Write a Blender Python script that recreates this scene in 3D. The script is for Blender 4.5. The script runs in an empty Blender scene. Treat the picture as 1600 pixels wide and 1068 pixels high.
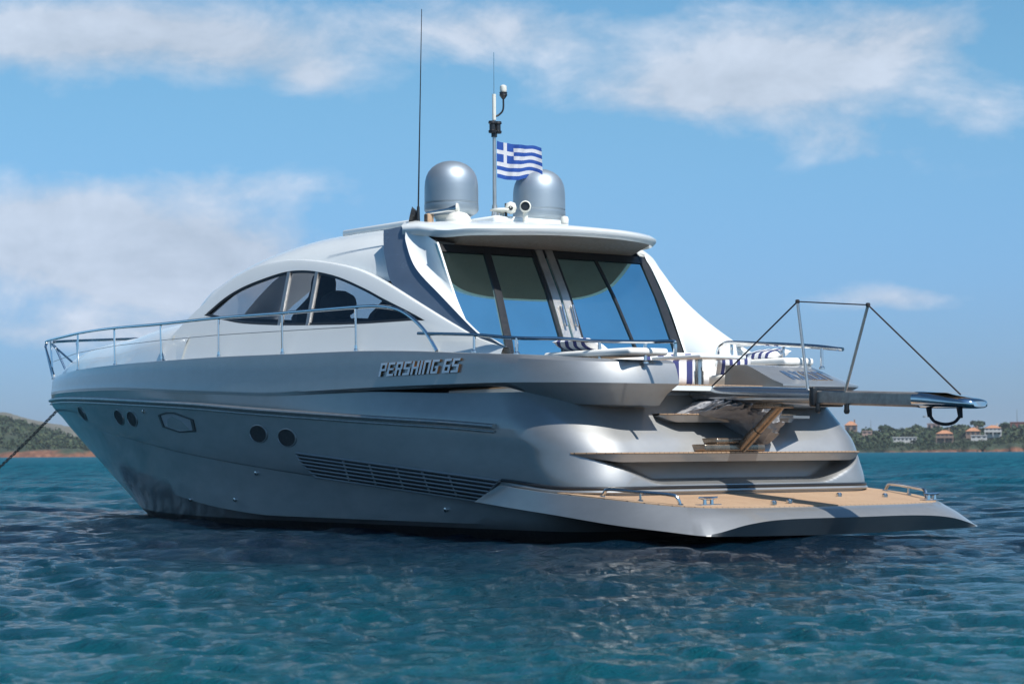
import bpy, bmesh, math, random
import numpy as np
from mathutils import Vector, Matrix, geometry, noise as mnoise

random.seed(11)
rng = np.random.default_rng(11)
scene = bpy.context.scene
COL = scene.collection

# ------------------------------------------------------------------ camera
CAM = np.array([-16.93442, 17.19067, 0.98267])
cam_r = Vector((-0.5957574, -0.80314209, -0.0059923))
cam_u = Vector((-0.04414457, 0.0252943, 0.99870489))
cam_v = Vector((0.80195036, -0.59525035, 0.05052363))
cd = bpy.data.cameras.new('camera')
cam = bpy.data.objects.new('camera', cd)
COL.objects.link(cam)
cd.sensor_fit = 'HORIZONTAL'
cd.sensor_width = 36.0
cd.lens = 3400 / 1600 * 36.0
cd.clip_start = 0.2
cd.clip_end = 30000
m3 = Matrix((cam_r, cam_u, -cam_v)).transposed()
cam.matrix_world = Matrix.Translation(Vector(CAM)) @ m3.to_4x4()
cd.dof.use_dof = True
cd.dof.focus_distance = 24.5
cd.dof.aperture_fstop = 4.5
scene.camera = cam

# ------------------------------------------------------------------ light
SUN_EL, SUN_AZ = math.radians(55), math.radians(3)      # azimuth: dead astern (-x), then towards starboard (-y)
sun_dir = Vector((-math.cos(SUN_EL) * math.cos(SUN_AZ), -math.cos(SUN_EL) * math.sin(SUN_AZ), math.sin(SUN_EL)))
sl = bpy.data.lights.new('sun', 'SUN')
sl.energy = 4.8
sl.angle = math.radians(0.55)
sl.color = (1.0, 0.95, 0.88)
so = bpy.data.objects.new('sun', sl)
so.rotation_euler = sun_dir.to_track_quat('Z', 'Y').to_euler()
COL.objects.link(so)
scene.view_settings.view_transform = 'Standard'
scene.view_settings.look = 'None'
scene.view_settings.exposure = 0.45
scene.view_settings.gamma = 1.0

world = bpy.data.worlds.new('World')
scene.world = world
world.use_nodes = True


def world_nodes():
    nt = world.node_tree
    N, L = nt.nodes, nt.links
    N.clear()

    def nd(t, **k):
        n = N.new(t)
        for a, b in k.items():
            setattr(n, a, b)
        return n

    def val(x):
        return x

    def math_(op, a, b=None, c=None, clamp=False):
        n = nd('ShaderNodeMath', operation=op, use_clamp=clamp)
        for i, q in enumerate((a, b, c)):
            if q is None:
                continue
            if isinstance(q, (int, float)):
                n.inputs[i].default_value = q
            else:
                L.new(q, n.inputs[i])
        return n.outputs[0]

    out = nd('ShaderNodeOutputWorld')
    bg = nd('ShaderNodeBackground')
    bg.inputs['Strength'].default_value = 0.11
    L.new(bg.outputs[0], out.inputs[0])
    sky = nd('ShaderNodeTexSky', sky_type='NISHITA')
    sky.sun_disc = False
    sky.sun_elevation = SUN_EL
    sky.sun_rotation = math.atan2(sun_dir.x, sun_dir.y)
    sky.air_density = 1.1
    sky.dust_density = 0.55
    sky.ozone_density = 2.6
    hs = nd('ShaderNodeHueSaturation')
    hs.inputs['Hue'].default_value = SKY_HUE
    hs.inputs['Saturation'].default_value = SKY_SAT
    hs.inputs['Value'].default_value = SKY_VAL
    L.new(sky.outputs[0], hs.inputs['Color'])
    tcz = nd('ShaderNodeSeparateXYZ')
    tcg = nd('ShaderNodeTexCoord')
    L.new(tcg.outputs['Generated'], tcz.inputs[0])
    rmp = nd('ShaderNodeMapRange', interpolation_type='SMOOTHSTEP')
    L.new(tcz.outputs['Z'], rmp.inputs[0])
    rmp.inputs[1].default_value = 0.0
    rmp.inputs[2].default_value = 0.20
    tint = nd('ShaderNodeMix', data_type='RGBA')
    L.new(rmp.outputs[0], tint.inputs[0])
    tint.inputs[6].default_value = (0.275, 0.455, 0.90, 1)
    tint.inputs[7].default_value = (0.53, 0.745, 0.83, 1)
    mul = nd('ShaderNodeMix', data_type='RGBA', blend_type='MULTIPLY')
    mul.inputs[0].default_value = 1.0
    L.new(hs.outputs[0], mul.inputs[6])
    L.new(tint.outputs[2], mul.inputs[7])
    # unseen upper sky dimmed away from the sun to cut fill on the hull
    sd = nd('ShaderNodeVectorMath', operation='DOT_PRODUCT')
    L.new(tcg.outputs['Generated'], sd.inputs[0])
    sd.inputs[1].default_value = tuple(sun_dir)
    k1 = nd('ShaderNodeMapRange', interpolation_type='SMOOTHSTEP')
    L.new(sd.outputs['Value'], k1.inputs[0])
    k1.inputs[1].default_value = 0.35; k1.inputs[2].default_value = 0.80; k1.inputs[3].default_value = 0.50; k1.inputs[4].default_value = 1.25  # raised near the sun to brighten the door glass reflection
    k2 = nd('ShaderNodeMapRange', interpolation_type='SMOOTHSTEP')
    L.new(tcz.outputs['Z'], k2.inputs[0])
    k2.inputs[1].default_value = 0.21; k2.inputs[2].default_value = 0.45
    fill_shape = nd('ShaderNodeMix')
    L.new(k2.outputs[0], fill_shape.inputs[0])
    fill_shape.inputs[2].default_value = 1.0
    L.new(k1.outputs[0], fill_shape.inputs[3])
    dsc = nd('ShaderNodeVectorMath', operation='SCALE')
    L.new(mul.outputs[2], dsc.inputs[0])
    L.new(fill_shape.outputs[0], dsc.inputs['Scale'])
    # direction frame: a = bearing from the yacht's far side, e = elevation tangent
    tc = nd('ShaderNodeTexCoord')
    yaw = math.radians(-36.585)
    f_ = (math.cos(yaw), math.sin(yaw), 0)
    r_ = (math.sin(yaw), -math.cos(yaw), 0)

    def dot(v):
        n = nd('ShaderNodeVectorMath', operation='DOT_PRODUCT')
        L.new(tc.outputs['Generated'], n.inputs[0])
        n.inputs[1].default_value = v
        return n.outputs['Value']
    fw = math_('MAXIMUM', dot(f_), 0.05)
    a = math_('DIVIDE', dot(r_), fw)
    e = math_('DIVIDE', dot((0, 0, 1)), fw)
    # noise on the sky dome
    sep = nd('ShaderNodeSeparateXYZ')
    L.new(tc.outputs['Generated'], sep.inputs[0])
    mp = nd('ShaderNodeMapping')
    mp.inputs['Scale'].default_value = (1.0, 1.0, 1.9)
    mp.inputs['Location'].default_value = (3.3, 1.7, 0.4)
    L.new(tc.outputs['Generated'], mp.inputs[0])

    def noise(scale, detail, rough, dist=0.0):
        n = nd('ShaderNodeTexNoise')
        n.inputs['Scale'].default_value = scale
        n.inputs['Detail'].default_value = detail
        n.inputs['Roughness'].default_value = rough
        n.inputs['Distortion'].default_value = dist
        L.new(mp.outputs[0], n.inputs['Vector'])
        return n.outputs['Fac']
    n1 = noise(14.0, 9, 0.60, 0.35)
    n2 = noise(40.0, 8, 0.62, 0.2)
    nn = math_('ADD', math_('MULTIPLY', n1, 0.72), math_('MULTIPLY', n2, 0.28))
    # cloud banks: (bearing, elevation, half width, half height, strength), tangents
    total = None
    K = 1 / 3400.0
    for (px, py, wx, wy, s) in CLOUDS:
        A, B = (px - 800) * K, (707 - py) * K
        d1 = math_('DIVIDE', math_('SUBTRACT', a, A), wx * 1.18 * K)
        d2 = math_('DIVIDE', math_('SUBTRACT', e, B), wy * 1.18 * K)
        r2 = math_('ADD', math_('MULTIPLY', d1, d1), math_('MULTIPLY', d2, d2))
        g = math_('MULTIPLY', math_('POWER', 2.718, math_('MULTIPLY', r2, -1.0)), s)
        total = g if total is None else math_('ADD', total, g)
    # generic cover for the rest of the dome (behind the viewer too)
    gen = noise(2.3, 3, 0.5)
    gen = math_('MULTIPLY', math_('SUBTRACT', gen, 0.46), 2.0, clamp=True)
    front = math_('GREATER_THAN', dot(f_), 0.87)
    gen = math_('MULTIPLY', gen, math_('SUBTRACT', 1.0, math_('MULTIPLY', front, 0.9)))
    total = math_('ADD', total, gen)
    mask = math_('MULTIPLY', math_('SUBTRACT', math_('ADD', nn, math_('MULTIPLY', total, 0.42)), 0.665), 3.6, clamp=True)
    mask = math_('MULTIPLY', mask, math_('MINIMUM', math_('MULTIPLY', total, 2.2), 1.0))
    mask = math_('MULTIPLY', mask, 0.68)
    shade = math_('ADD', math_('MULTIPLY', math_('SUBTRACT', nn, 0.5), 1.3), 0.98)
    cc = nd('ShaderNodeVectorMath', operation='SCALE')
    cc.inputs[0].default_value = (4.85, 5.0, 5.5)
    fill_gain = math_('SUBTRACT', 1.15, math_('MULTIPLY', front, 0.15))     # unseen cloud cover brightened to add fill light
    L.new(math_('MULTIPLY', shade, fill_gain), cc.inputs['Scale'])
    mix = nd('ShaderNodeMix', data_type='RGBA')
    L.new(mask, mix.inputs[0])
    L.new(dsc.outputs[0], mix.inputs[6])
    L.new(cc.outputs[0], mix.inputs[7])
    L.new(mix.outputs[2], bg.inputs['Color'])


SKY_HUE, SKY_SAT, SKY_VAL = 0.497, 1.12, 1.0
CLOUDS = [(250, 45, 330, 60, 1.0), (60, 60, 200, 70, 0.5), (420, 95, 120, 40, 0.5), (770, 45, 130, 50, 0.62),
          (1240, 110, 250, 85, 0.95), (1060, 150, 170, 40, 0.6), (1330, 230, 120, 40, 0.5), (1560, 180, 90, 45, 0.4),
          (120, 390, 330, 85, 1.15), (330, 420, 160, 75, 0.8), (80, 330, 120, 50, 0.5), (150, 520, 330, 26, 0.55),
          (1390, 470, 105, 22, 0.85), (500, 125, 60, 25, 0.45), (380, 285, 160, 25, 0.35), (1200, 40, 380, 60, 0.16), (1460, 40, 120, 50, 0.5)]
world_nodes()


# ------------------------------------------------------------------ helpers
def pchip(xs, ys):
    xs = np.array(xs, float); ys = np.array(ys, float)
    h = np.diff(xs); d = np.diff(ys) / h
    m = np.zeros(len(xs)); m[0] = d[0]; m[-1] = d[-1]
    for i in range(1, len(xs) - 1):
        if d[i - 1] * d[i] > 0:
            w1 = 2 * h[i] + h[i - 1]; w2 = h[i] + 2 * h[i - 1]
            m[i] = (w1 + w2) / (w1 / d[i - 1] + w2 / d[i])

    def f(x):
        x = np.clip(np.asarray(x, float), xs[0], xs[-1])
        i = np.clip(np.searchsorted(xs, x) - 1, 0, len(xs) - 2)
        t = (x - xs[i]) / h[i]
        return ((2 * t**3 - 3 * t**2 + 1) * ys[i] + (t**3 - 2 * t**2 + t) * h[i] * m[i]
                + (-2 * t**3 + 3 * t**2) * ys[i + 1] + (t**3 - t**2) * h[i] * m[i + 1])
    return f


def sstep(x, a, b):
    t = np.clip((np.asarray(x, float) - a) / (b - a), 0, 1)
    return t * t * (3 - 2 * t)


def catmull(pts, n, closed=False):
    P = [np.array(p, float) for p in pts]
    k = len(P)
    segs = k if closed else k - 1
    out = []
    for s in range(segs):
        if closed:
            p0, p1, p2, p3 = P[(s - 1) % k], P[s], P[(s + 1) % k], P[(s + 2) % k]
        else:
            p1, p2 = P[s], P[s + 1]
            p0 = P[s - 1] if s > 0 else 2 * p1 - p2
            p3 = P[s + 2] if s + 2 < k else 2 * p2 - p1
        for j in range(n):
            t = j / n
            out.append(0.5 * (2 * p1 + (p2 - p0) * t + (2 * p0 - 5 * p1 + 4 * p2 - p3) * t * t + (3 * p1 - p0 - 3 * p2 + p3) * t**3))
    if not closed:
        out.append(P[-1])
    return out


def resample(pts, n):
    P = np.array(pts, float)
    d = np.r_[0, np.cumsum(np.linalg.norm(np.diff(P, axis=0), axis=1))]
    t = np.linspace(0, d[-1], n)
    return np.stack([np.interp(t, d, P[:, i]) for i in range(P.shape[1])], 1)


def link(name, me, parent=None):
    o = bpy.data.objects.new(name, me)
    COL.objects.link(o)
    if parent is not None:
        o.parent = parent
    return o


def tag(o, label=None, cat=None, group=None, kind=None):
    if label: o['label'] = label
    if cat: o['category'] = cat
    if group: o['group'] = group
    if kind: o['kind'] = kind
    return o


def empty(name, loc=(0, 0, 0), rz=0.0):
    o = bpy.data.objects.new(name, None)
    o.empty_display_size = 0.3
    COL.objects.link(o)
    o.location = loc
    o.rotation_euler = (0, 0, rz)
    return o


class MB:
    def __init__(s):
        s.v = []; s.f = []; s.m = []

    def add(s, vs, fs, mi=0):
        b = len(s.v)
        s.v += [tuple(float(c) for c in p) for p in vs]
        for f in fs:
            s.f.append(tuple(b + i for i in f)); s.m.append(mi)
        return s

    def grid(s, rows, mi=0, cu=False, cv=False):
        n, k = len(rows), len(rows[0])
        fs = []
        for i in range(n - (0 if cv else 1)):
            for j in range(k - (0 if cu else 1)):
                a = i * k + j; b = i * k + (j + 1) % k
                c = ((i + 1) % n) * k + (j + 1) % k; d = ((i + 1) % n) * k + j
                fs.append((a, b, c, d))
        return s.add([p for r in rows for p in r], fs, mi)

    def box(s, lo, hi, mi=0, bev=0.0):
        x0, y0, z0 = lo; x1, y1, z1 = hi
        if bev <= 0:
            return s.add([(x0, y0, z0), (x1, y0, z0), (x1, y1, z0), (x0, y1, z0), (x0, y0, z1), (x1, y0, z1), (x1, y1, z1), (x0, y1, z1)],
                         [(0, 3, 2, 1), (4, 5, 6, 7), (0, 1, 5, 4), (1, 2, 6, 5), (2, 3, 7, 6), (3, 0, 4, 7)], mi)
        bm = bmesh.new()
        r = bmesh.ops.create_cube(bm, size=1)
        for v in bm.verts:
            v.co = Vector(((x0 + x1) / 2 + v.co.x * (x1 - x0), (y0 + y1) / 2 + v.co.y * (y1 - y0), (z0 + z1) / 2 + v.co.z * (z1 - z0)))
        bmesh.ops.bevel(bm, geom=list(bm.edges), offset=bev, segments=3, affect='EDGES', profile=0.5)
        bm.verts.index_update()
        s.add([v.co[:] for v in bm.verts], [[v.index for v in f.verts] for f in bm.faces], mi)
        bm.free()
        return s

    def tube(s, path, r, n=8, mi=0, caps=True, flat=1.0):
        P = [Vector(p) for p in path]
        rows = []
        up = Vector((0, 0, 1))
        prev = None
        for i, p in enumerate(P):
            d = (P[min(i + 1, len(P) - 1)] - P[max(i - 1, 0)])
            if d.length < 1e-9: d = Vector((0, 0, 1))
            d.normalize()
            if prev is None:
                a = d.cross(up)
                if a.length < 0.05: a = d.cross(Vector((1, 0, 0)))
            else:
                a = prev - d * prev.dot(d)
            a.normalize(); prev = a
            b = d.cross(a)
            rr = r[i] if isinstance(r, (list, tuple, np.ndarray)) else r
            rows.append([p + (a * math.cos(2 * math.pi * k / n) + b * math.sin(2 * math.pi * k / n) * flat) * rr for k in range(n)])
        s.grid(rows, mi, cu=True)
        if caps:
            b = len(s.v) - n * len(P)
            s.f.append(tuple(range(b + n - 1, b - 1, -1))); s.m.append(mi)
            b = len(s.v) - n
            s.f.append(tuple(range(b, b + n))); s.m.append(mi)
        return s

    def lathe(s, prof, c=(0, 0, 0), n=32, mi=0, axis=(0, 0, 1)):
        q = Vector((0, 0, 1)).rotation_difference(Vector(axis))
        rows = []
        for (r, z) in prof:
            rows.append([Vector(c) + q @ Vector((r * math.cos(2 * math.pi * k / n), r * math.sin(2 * math.pi * k / n), z)) for k in range(n)])
        return s.grid(rows, mi, cu=True)

    def prism(s, poly, fn, mi=0):
        """poly: 2-D points; fn(u, v, k) -> 3-D for k = 0 (front) and 1 (back)"""
        n = len(poly)
        vs = [fn(u, v, 0) for u, v in poly] + [fn(u, v, 1) for u, v in poly]
        fs = [tuple(range(n)), tuple(range(2 * n - 1, n - 1, -1))] + [(i, (i + 1) % n, n + (i + 1) % n, n + i) for i in range(n)]
        return s.add(vs, fs, mi)

    def build(s, name, mats, parent=None, smooth=True, angle=32, merge=0.0):
        me = bpy.data.meshes.new(name)
        me.from_pydata(s.v, [], s.f)
        for m in (mats if isinstance(mats, (list, tuple)) else [mats]):
            me.materials.append(m)
        me.polygons.foreach_set('material_index', s.m)
        bm = bmesh.new(); bm.from_mesh(me)
        bmesh.ops.remove_doubles(bm, verts=bm.verts, dist=max(merge, 1e-5))
        bmesh.ops.recalc_face_normals(bm, faces=bm.faces)
        bm.to_mesh(me); bm.free()
        if smooth:
            me.polygons.foreach_set('use_smooth', [True] * len(me.polygons))
            me.set_sharp_from_angle(angle=math.radians(angle))
        me.update()
        return link(name, me, parent)


# ------------------------------------------------------------------ materials
class Mat:
    def __init__(s, name):
        s.m = bpy.data.materials.new(name)
        s.m.use_nodes = True
        s.nt = s.m.node_tree
        s.N, s.L = s.nt.nodes, s.nt.links
        s.p = s.N['Principled BSDF']
        s.out = s.N['Material Output']

    def nd(s, t, ins=None, **k):
        n = s.N.new(t)
        for a, b in k.items(): setattr(n, a, b)
        for a, b in (ins or {}).items():
            if isinstance(b, bpy.types.NodeSocket): s.L.new(b, n.inputs[a])
            else: n.inputs[a].default_value = b
        return n

    def set(s, **k):
        for a, b in k.items():
            i = s.p.inputs[a.replace('_', ' ')]
            if isinstance(b, bpy.types.NodeSocket): s.L.new(b, i)
            else: i.default_value = b
        return s

    def coord(s, kind='Object'):
        return s.nd('ShaderNodeTexCoord').outputs[kind]

    def noise(s, scale, detail=4, rough=0.5, vec=None, dist=0.0):
        n = s.nd('ShaderNodeTexNoise', {'Scale': scale, 'Detail': detail, 'Roughness': rough, 'Distortion': dist, 'Vector': vec if vec is not None else s.coord()})
        return n.outputs['Fac']

    def mapped(s, scale=(1, 1, 1), rot=(0, 0, 0), kind='Object'):
        return s.nd('ShaderNodeMapping', {'Vector': s.coord(kind), 'Scale': scale, 'Rotation': rot}).outputs[0]

    def ramp(s, fac, stops):
        n = s.nd('ShaderNodeValToRGB', {'Fac': fac})
        el = n.color_ramp.elements
        el[0].position, el[0].color = stops[0][0], (*stops[0][1], 1)
        el[1].position, el[1].color = stops[-1][0], (*stops[-1][1], 1)
        for p, c in stops[1:-1]:
            e = el.new(p); e.color = (*c, 1)
        return n.outputs['Color']

    def rng(s, x, a, b, c, d):
        return s.nd('ShaderNodeMapRange', {'Value': x, 'From Min': a, 'From Max': b, 'To Min': c, 'To Max': d}).outputs[0]

    def math(s, op, a, b=0.0, clamp=False):
        n = s.nd('ShaderNodeMath', {0: a, 1: b}, operation=op, use_clamp=clamp)
        return n.outputs[0]

    def bump(s, h, strength=0.3, dist=0.02):
        n = s.nd('ShaderNodeBump', {'Height': h, 'Strength': strength, 'Distance': dist})
        s.L.new(n.outputs[0], s.p.inputs['Normal'])
        return n.outputs[0]


def simple(name, col, rough=0.4, metal=0.0, coat=0.0, var=0.06, scale=3.0, bump=0.0, bscale=40, ior=1.5):
    m = Mat(name)
    nz = m.noise(scale, 5, 0.55)
    lo = tuple(c * (1 - var) for c in col); hi = tuple(min(1, c * (1 + var)) for c in col)
    m.set(Base_Color=m.ramp(nz, [(0.3, lo), (0.7, hi)]), Metallic=metal, Coat_Weight=coat, Coat_Roughness=0.04, IOR=ior)
    n2 = m.noise(scale * 6, 4, 0.6)
    m.set(Roughness=m.rng(n2, 0.3, 0.7, max(0.01, rough * 0.82), rough * 1.2))
    if bump:
        m.bump(m.noise(bscale, 3, 0.6), bump, 0.01)
    return m.m


def paint(name, col, metal, rough, coat=0.6, flake=0.34, fcol=None):
    """metallic lacquer: a dark pigmented base and a broad bright aluminium flake lobe under clear coat"""
    m = Mat(name)
    v = m.mapped((0.35, 0.35, 1.6))
    nz = m.noise(2.2, 6, 0.62, v, 0.4)
    streak = m.noise(1.0, 5, 0.7, m.mapped((5.0, 5.0, 0.35)))
    mixv = m.math('ADD', m.math('MULTIPLY', nz, 0.65), m.math('MULTIPLY', streak, 0.35))
    m.set(Base_Color=m.ramp(mixv, [(0.32, tuple(c * 0.86 for c in col)), (0.68, tuple(c * 1.14 for c in col))]),
          Metallic=metal, Roughness=m.rng(nz, 0.3, 0.7, rough * 0.88, rough * 1.15), Coat_Weight=coat, Coat_Roughness=0.05)
    fc = fcol or tuple(min(0.8, c * 2.3) for c in col)
    gl = m.nd('ShaderNodeBsdfAnisotropic', {'Color': (*fc, 1), 'Roughness': 0.56})
    mx = m.nd('ShaderNodeMixShader', {0: m.rng(m.noise(1.6, 6, 0.65, m.mapped((1.0, 1.0, 2.2))), 0.3, 0.7, flake * 0.88, flake * 1.14), 1: m.p.outputs[0], 2: gl.outputs[0]})
    m.L.new(mx.outputs[0], m.out.inputs['Surface'])
    return m.m


M = {}
M['hull'] = paint('silver_hull_paint', (0.165, 0.168, 0.165), 0.42, 0.13, 0.40, 0.31, (0.66, 0.68, 0.69))
M['slate'] = paint('slate_stripe_paint', (0.15, 0.19, 0.245), 0.4, 0.25, 0.5, 0.2)
M['white'] = simple('white_gelcoat', (0.67, 0.705, 0.705), 0.22, 0, 0.5, 0.025, 1.5)
M['offwhite'] = simple('warm_white_plastic', (0.66, 0.65, 0.58), 0.4, 0, 0.1, 0.05, 8)
M['black'] = simple('black_antifouling', (0.012, 0.013, 0.016), 0.45)
M['rubber'] = simple('black_rubber', (0.015, 0.016, 0.018), 0.35)
M['steel'] = simple('polished_steel', (0.62, 0.62, 0.61), 0.16, 1.0, 0, 0.05, 12)
M['dull_steel'] = simple('brushed_alloy', (0.50, 0.485, 0.46), 0.38, 0.9, 0, 0.12, 9)
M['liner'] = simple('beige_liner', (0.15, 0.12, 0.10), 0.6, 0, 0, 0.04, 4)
M['dome'] = paint('grey_dome_paint', (0.26, 0.31, 0.34), 0.6, 0.36, 0.1, 0.35, (0.48,0.54,0.60))
M['interior'] = simple('brown_upholstery', (0.055, 0.045, 0.045), 0.7)
M['dark'] = simple('dark_recess', (0.012, 0.014, 0.017), 0.6)
M['cushion'] = simple('white_vinyl', (0.76, 0.75, 0.71), 0.5, 0, 0, 0.04, 6, 0.15, 25)
M['ram'] = simple('weathered_bronze_steel', (0.30, 0.235, 0.18), 0.3, 0.85, 0, 0.2, 8)
M['beam'] = simple('satin_alloy_tube', (0.36, 0.385, 0.41), 0.2, 0.9, 0, 0.06, 5)
M['weathered'] = simple('weathered_alloy', (0.36, 0.33, 0.30), 0.4, 0.7, 0, 0.22, 14)
M['rope'] = simple('black_line', (0.02, 0.018, 0.022), 0.8)
M['chain'] = simple('galvanised_chain', (0.10, 0.10, 0.10), 0.5, 0.7, 0, 0.2, 20)
M['chrome'] = simple('chrome_tube', (0.66, 0.67, 0.68), 0.09, 1.0, 0, 0.03, 10)


def m_glass_tint():
    m = Mat('tinted_window_glass')
    tr = m.nd('ShaderNodeBsdfTransparent', {'Color': (0.66, 0.67, 0.69, 1)})
    gl = m.nd('ShaderNodeBsdfGlossy', {'Color': (0.9, 0.95, 1, 1), 'Roughness': 0.03})
    lwf = m.nd('ShaderNodeLayerWeight', {'Blend': 0.5})
    lw = m.math('ADD', m.math('MULTIPLY', m.math('POWER', lwf.outputs['Facing'], 5.0), 0.9), 0.045)
    nz = m.noise(1.2, 2, 0.5)
    mx = m.nd('ShaderNodeMixShader', {0: m.math('MULTIPLY', lw, m.rng(nz, 0.3, 0.7, 0.9, 1.1)), 1: tr.outputs[0], 2: gl.outputs[0]})
    m.L.new(mx.outputs[0], m.out.inputs['Surface'])
    return m.m


def m_glass_mirror():
    m = Mat('reflective_door_glass')
    df = m.nd('ShaderNodeBsdfDiffuse', {'Color': (0.012, 0.016, 0.018, 1)})
    nz = m.noise(0.7, 2, 0.5)
    bp = m.nd('ShaderNodeBump', {'Height': nz, 'Strength': 0.05, 'Distance': 0.02})
    gl = m.nd('ShaderNodeBsdfGlossy', {'Color': (0.55, 0.90, 0.94, 1), 'Roughness': 0.015, 'Normal': bp.outputs[0]})
    fac = m.rng(m.noise(2.0, 3, 0.5), 0.3, 0.7, 0.66, 0.72)
    mx = m.nd('ShaderNodeMixShader', {0: fac, 1: df.outputs[0], 2: gl.outputs[0]})
    m.L.new(mx.outputs[0], m.out.inputs['Surface'])
    return m.m


M['blind'] = simple('grey_window_blind', (0.34, 0.35, 0.36), 0.5, 0, 0.2)
M['glass'] = m_glass_tint()
M['mirror'] = m_glass_mirror()


def m_teak():
    m = Mat('teak_planking')
    v = m.coord()
    w = m.nd('ShaderNodeTexWave', {'Vector': v, 'Scale': 4.4, 'Distortion': 0.0}, wave_type='BANDS', bands_direction='Y', wave_profile='SAW')
    seam = m.rng(w.outputs['Fac'], 0.06, 0.16, 0.0, 1.0)
    grain = m.noise(6, 6, 0.65, m.mapped((0.6, 9, 1)))
    blot = m.noise(1.1, 4, 0.6)
    g = m.math('ADD', m.math('MULTIPLY', grain, 0.6), m.math('MULTIPLY', blot, 0.4))
    col = m.ramp(g, [(0.3, (0.27, 0.17, 0.10)), (0.5, (0.37, 0.245, 0.15)), (0.72, (0.45, 0.32, 0.21))])
    mx = m.nd('ShaderNodeMix', {0: seam, 6: (0.10, 0.075, 0.06, 1), 7: col}, data_type='RGBA')
    m.set(Base_Color=mx.outputs[2], Roughness=0.7)
    m.bump(g, 0.2, 0.004)
    return m.m


M['teak'] = m_teak()


def m_stripes(name, c1, c2, axis, scale, offset=0.0):
    m = Mat(name)
    sp = m.nd('ShaderNodeSeparateXYZ', {0: m.coord('UV')})
    f = m.math('FRACT', m.math('ADD', m.math('MULTIPLY', sp.outputs[axis], scale), offset))
    k = m.math('GREATER_THAN', f, 0.55)
    nz = m.noise(30, 3, 0.6)
    mx = m.nd('ShaderNodeMix', {0: k, 6: (*c1, 1), 7: (*c2, 1)}, data_type='RGBA')
    m.set(Base_Color=mx.outputs[2], Roughness=m.rng(nz, 0, 1, 0.75, 0.95))
    m.bump(nz, 0.3, 0.006)
    return m.m


M['stripe_cloth'] = m_stripes('blue_white_stripe_cloth', (0.72, 0.72, 0.72), (0.035, 0.045, 0.16), 0, 4.5)


def m_tarp():
    m = Mat('crumpled_grey_cover')
    nz = m.noise(7, 6, 0.65)
    m.set(Base_Color=m.ramp(nz, [(0.3, (0.22, 0.225, 0.24)), (0.7, (0.38, 0.385, 0.40))]), Roughness=0.5)
    m.bump(m.noise(16, 5, 0.65, None, 1.6), 0.35, 0.03)
    return m.m


M['tarp'] = m_tarp()

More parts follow.
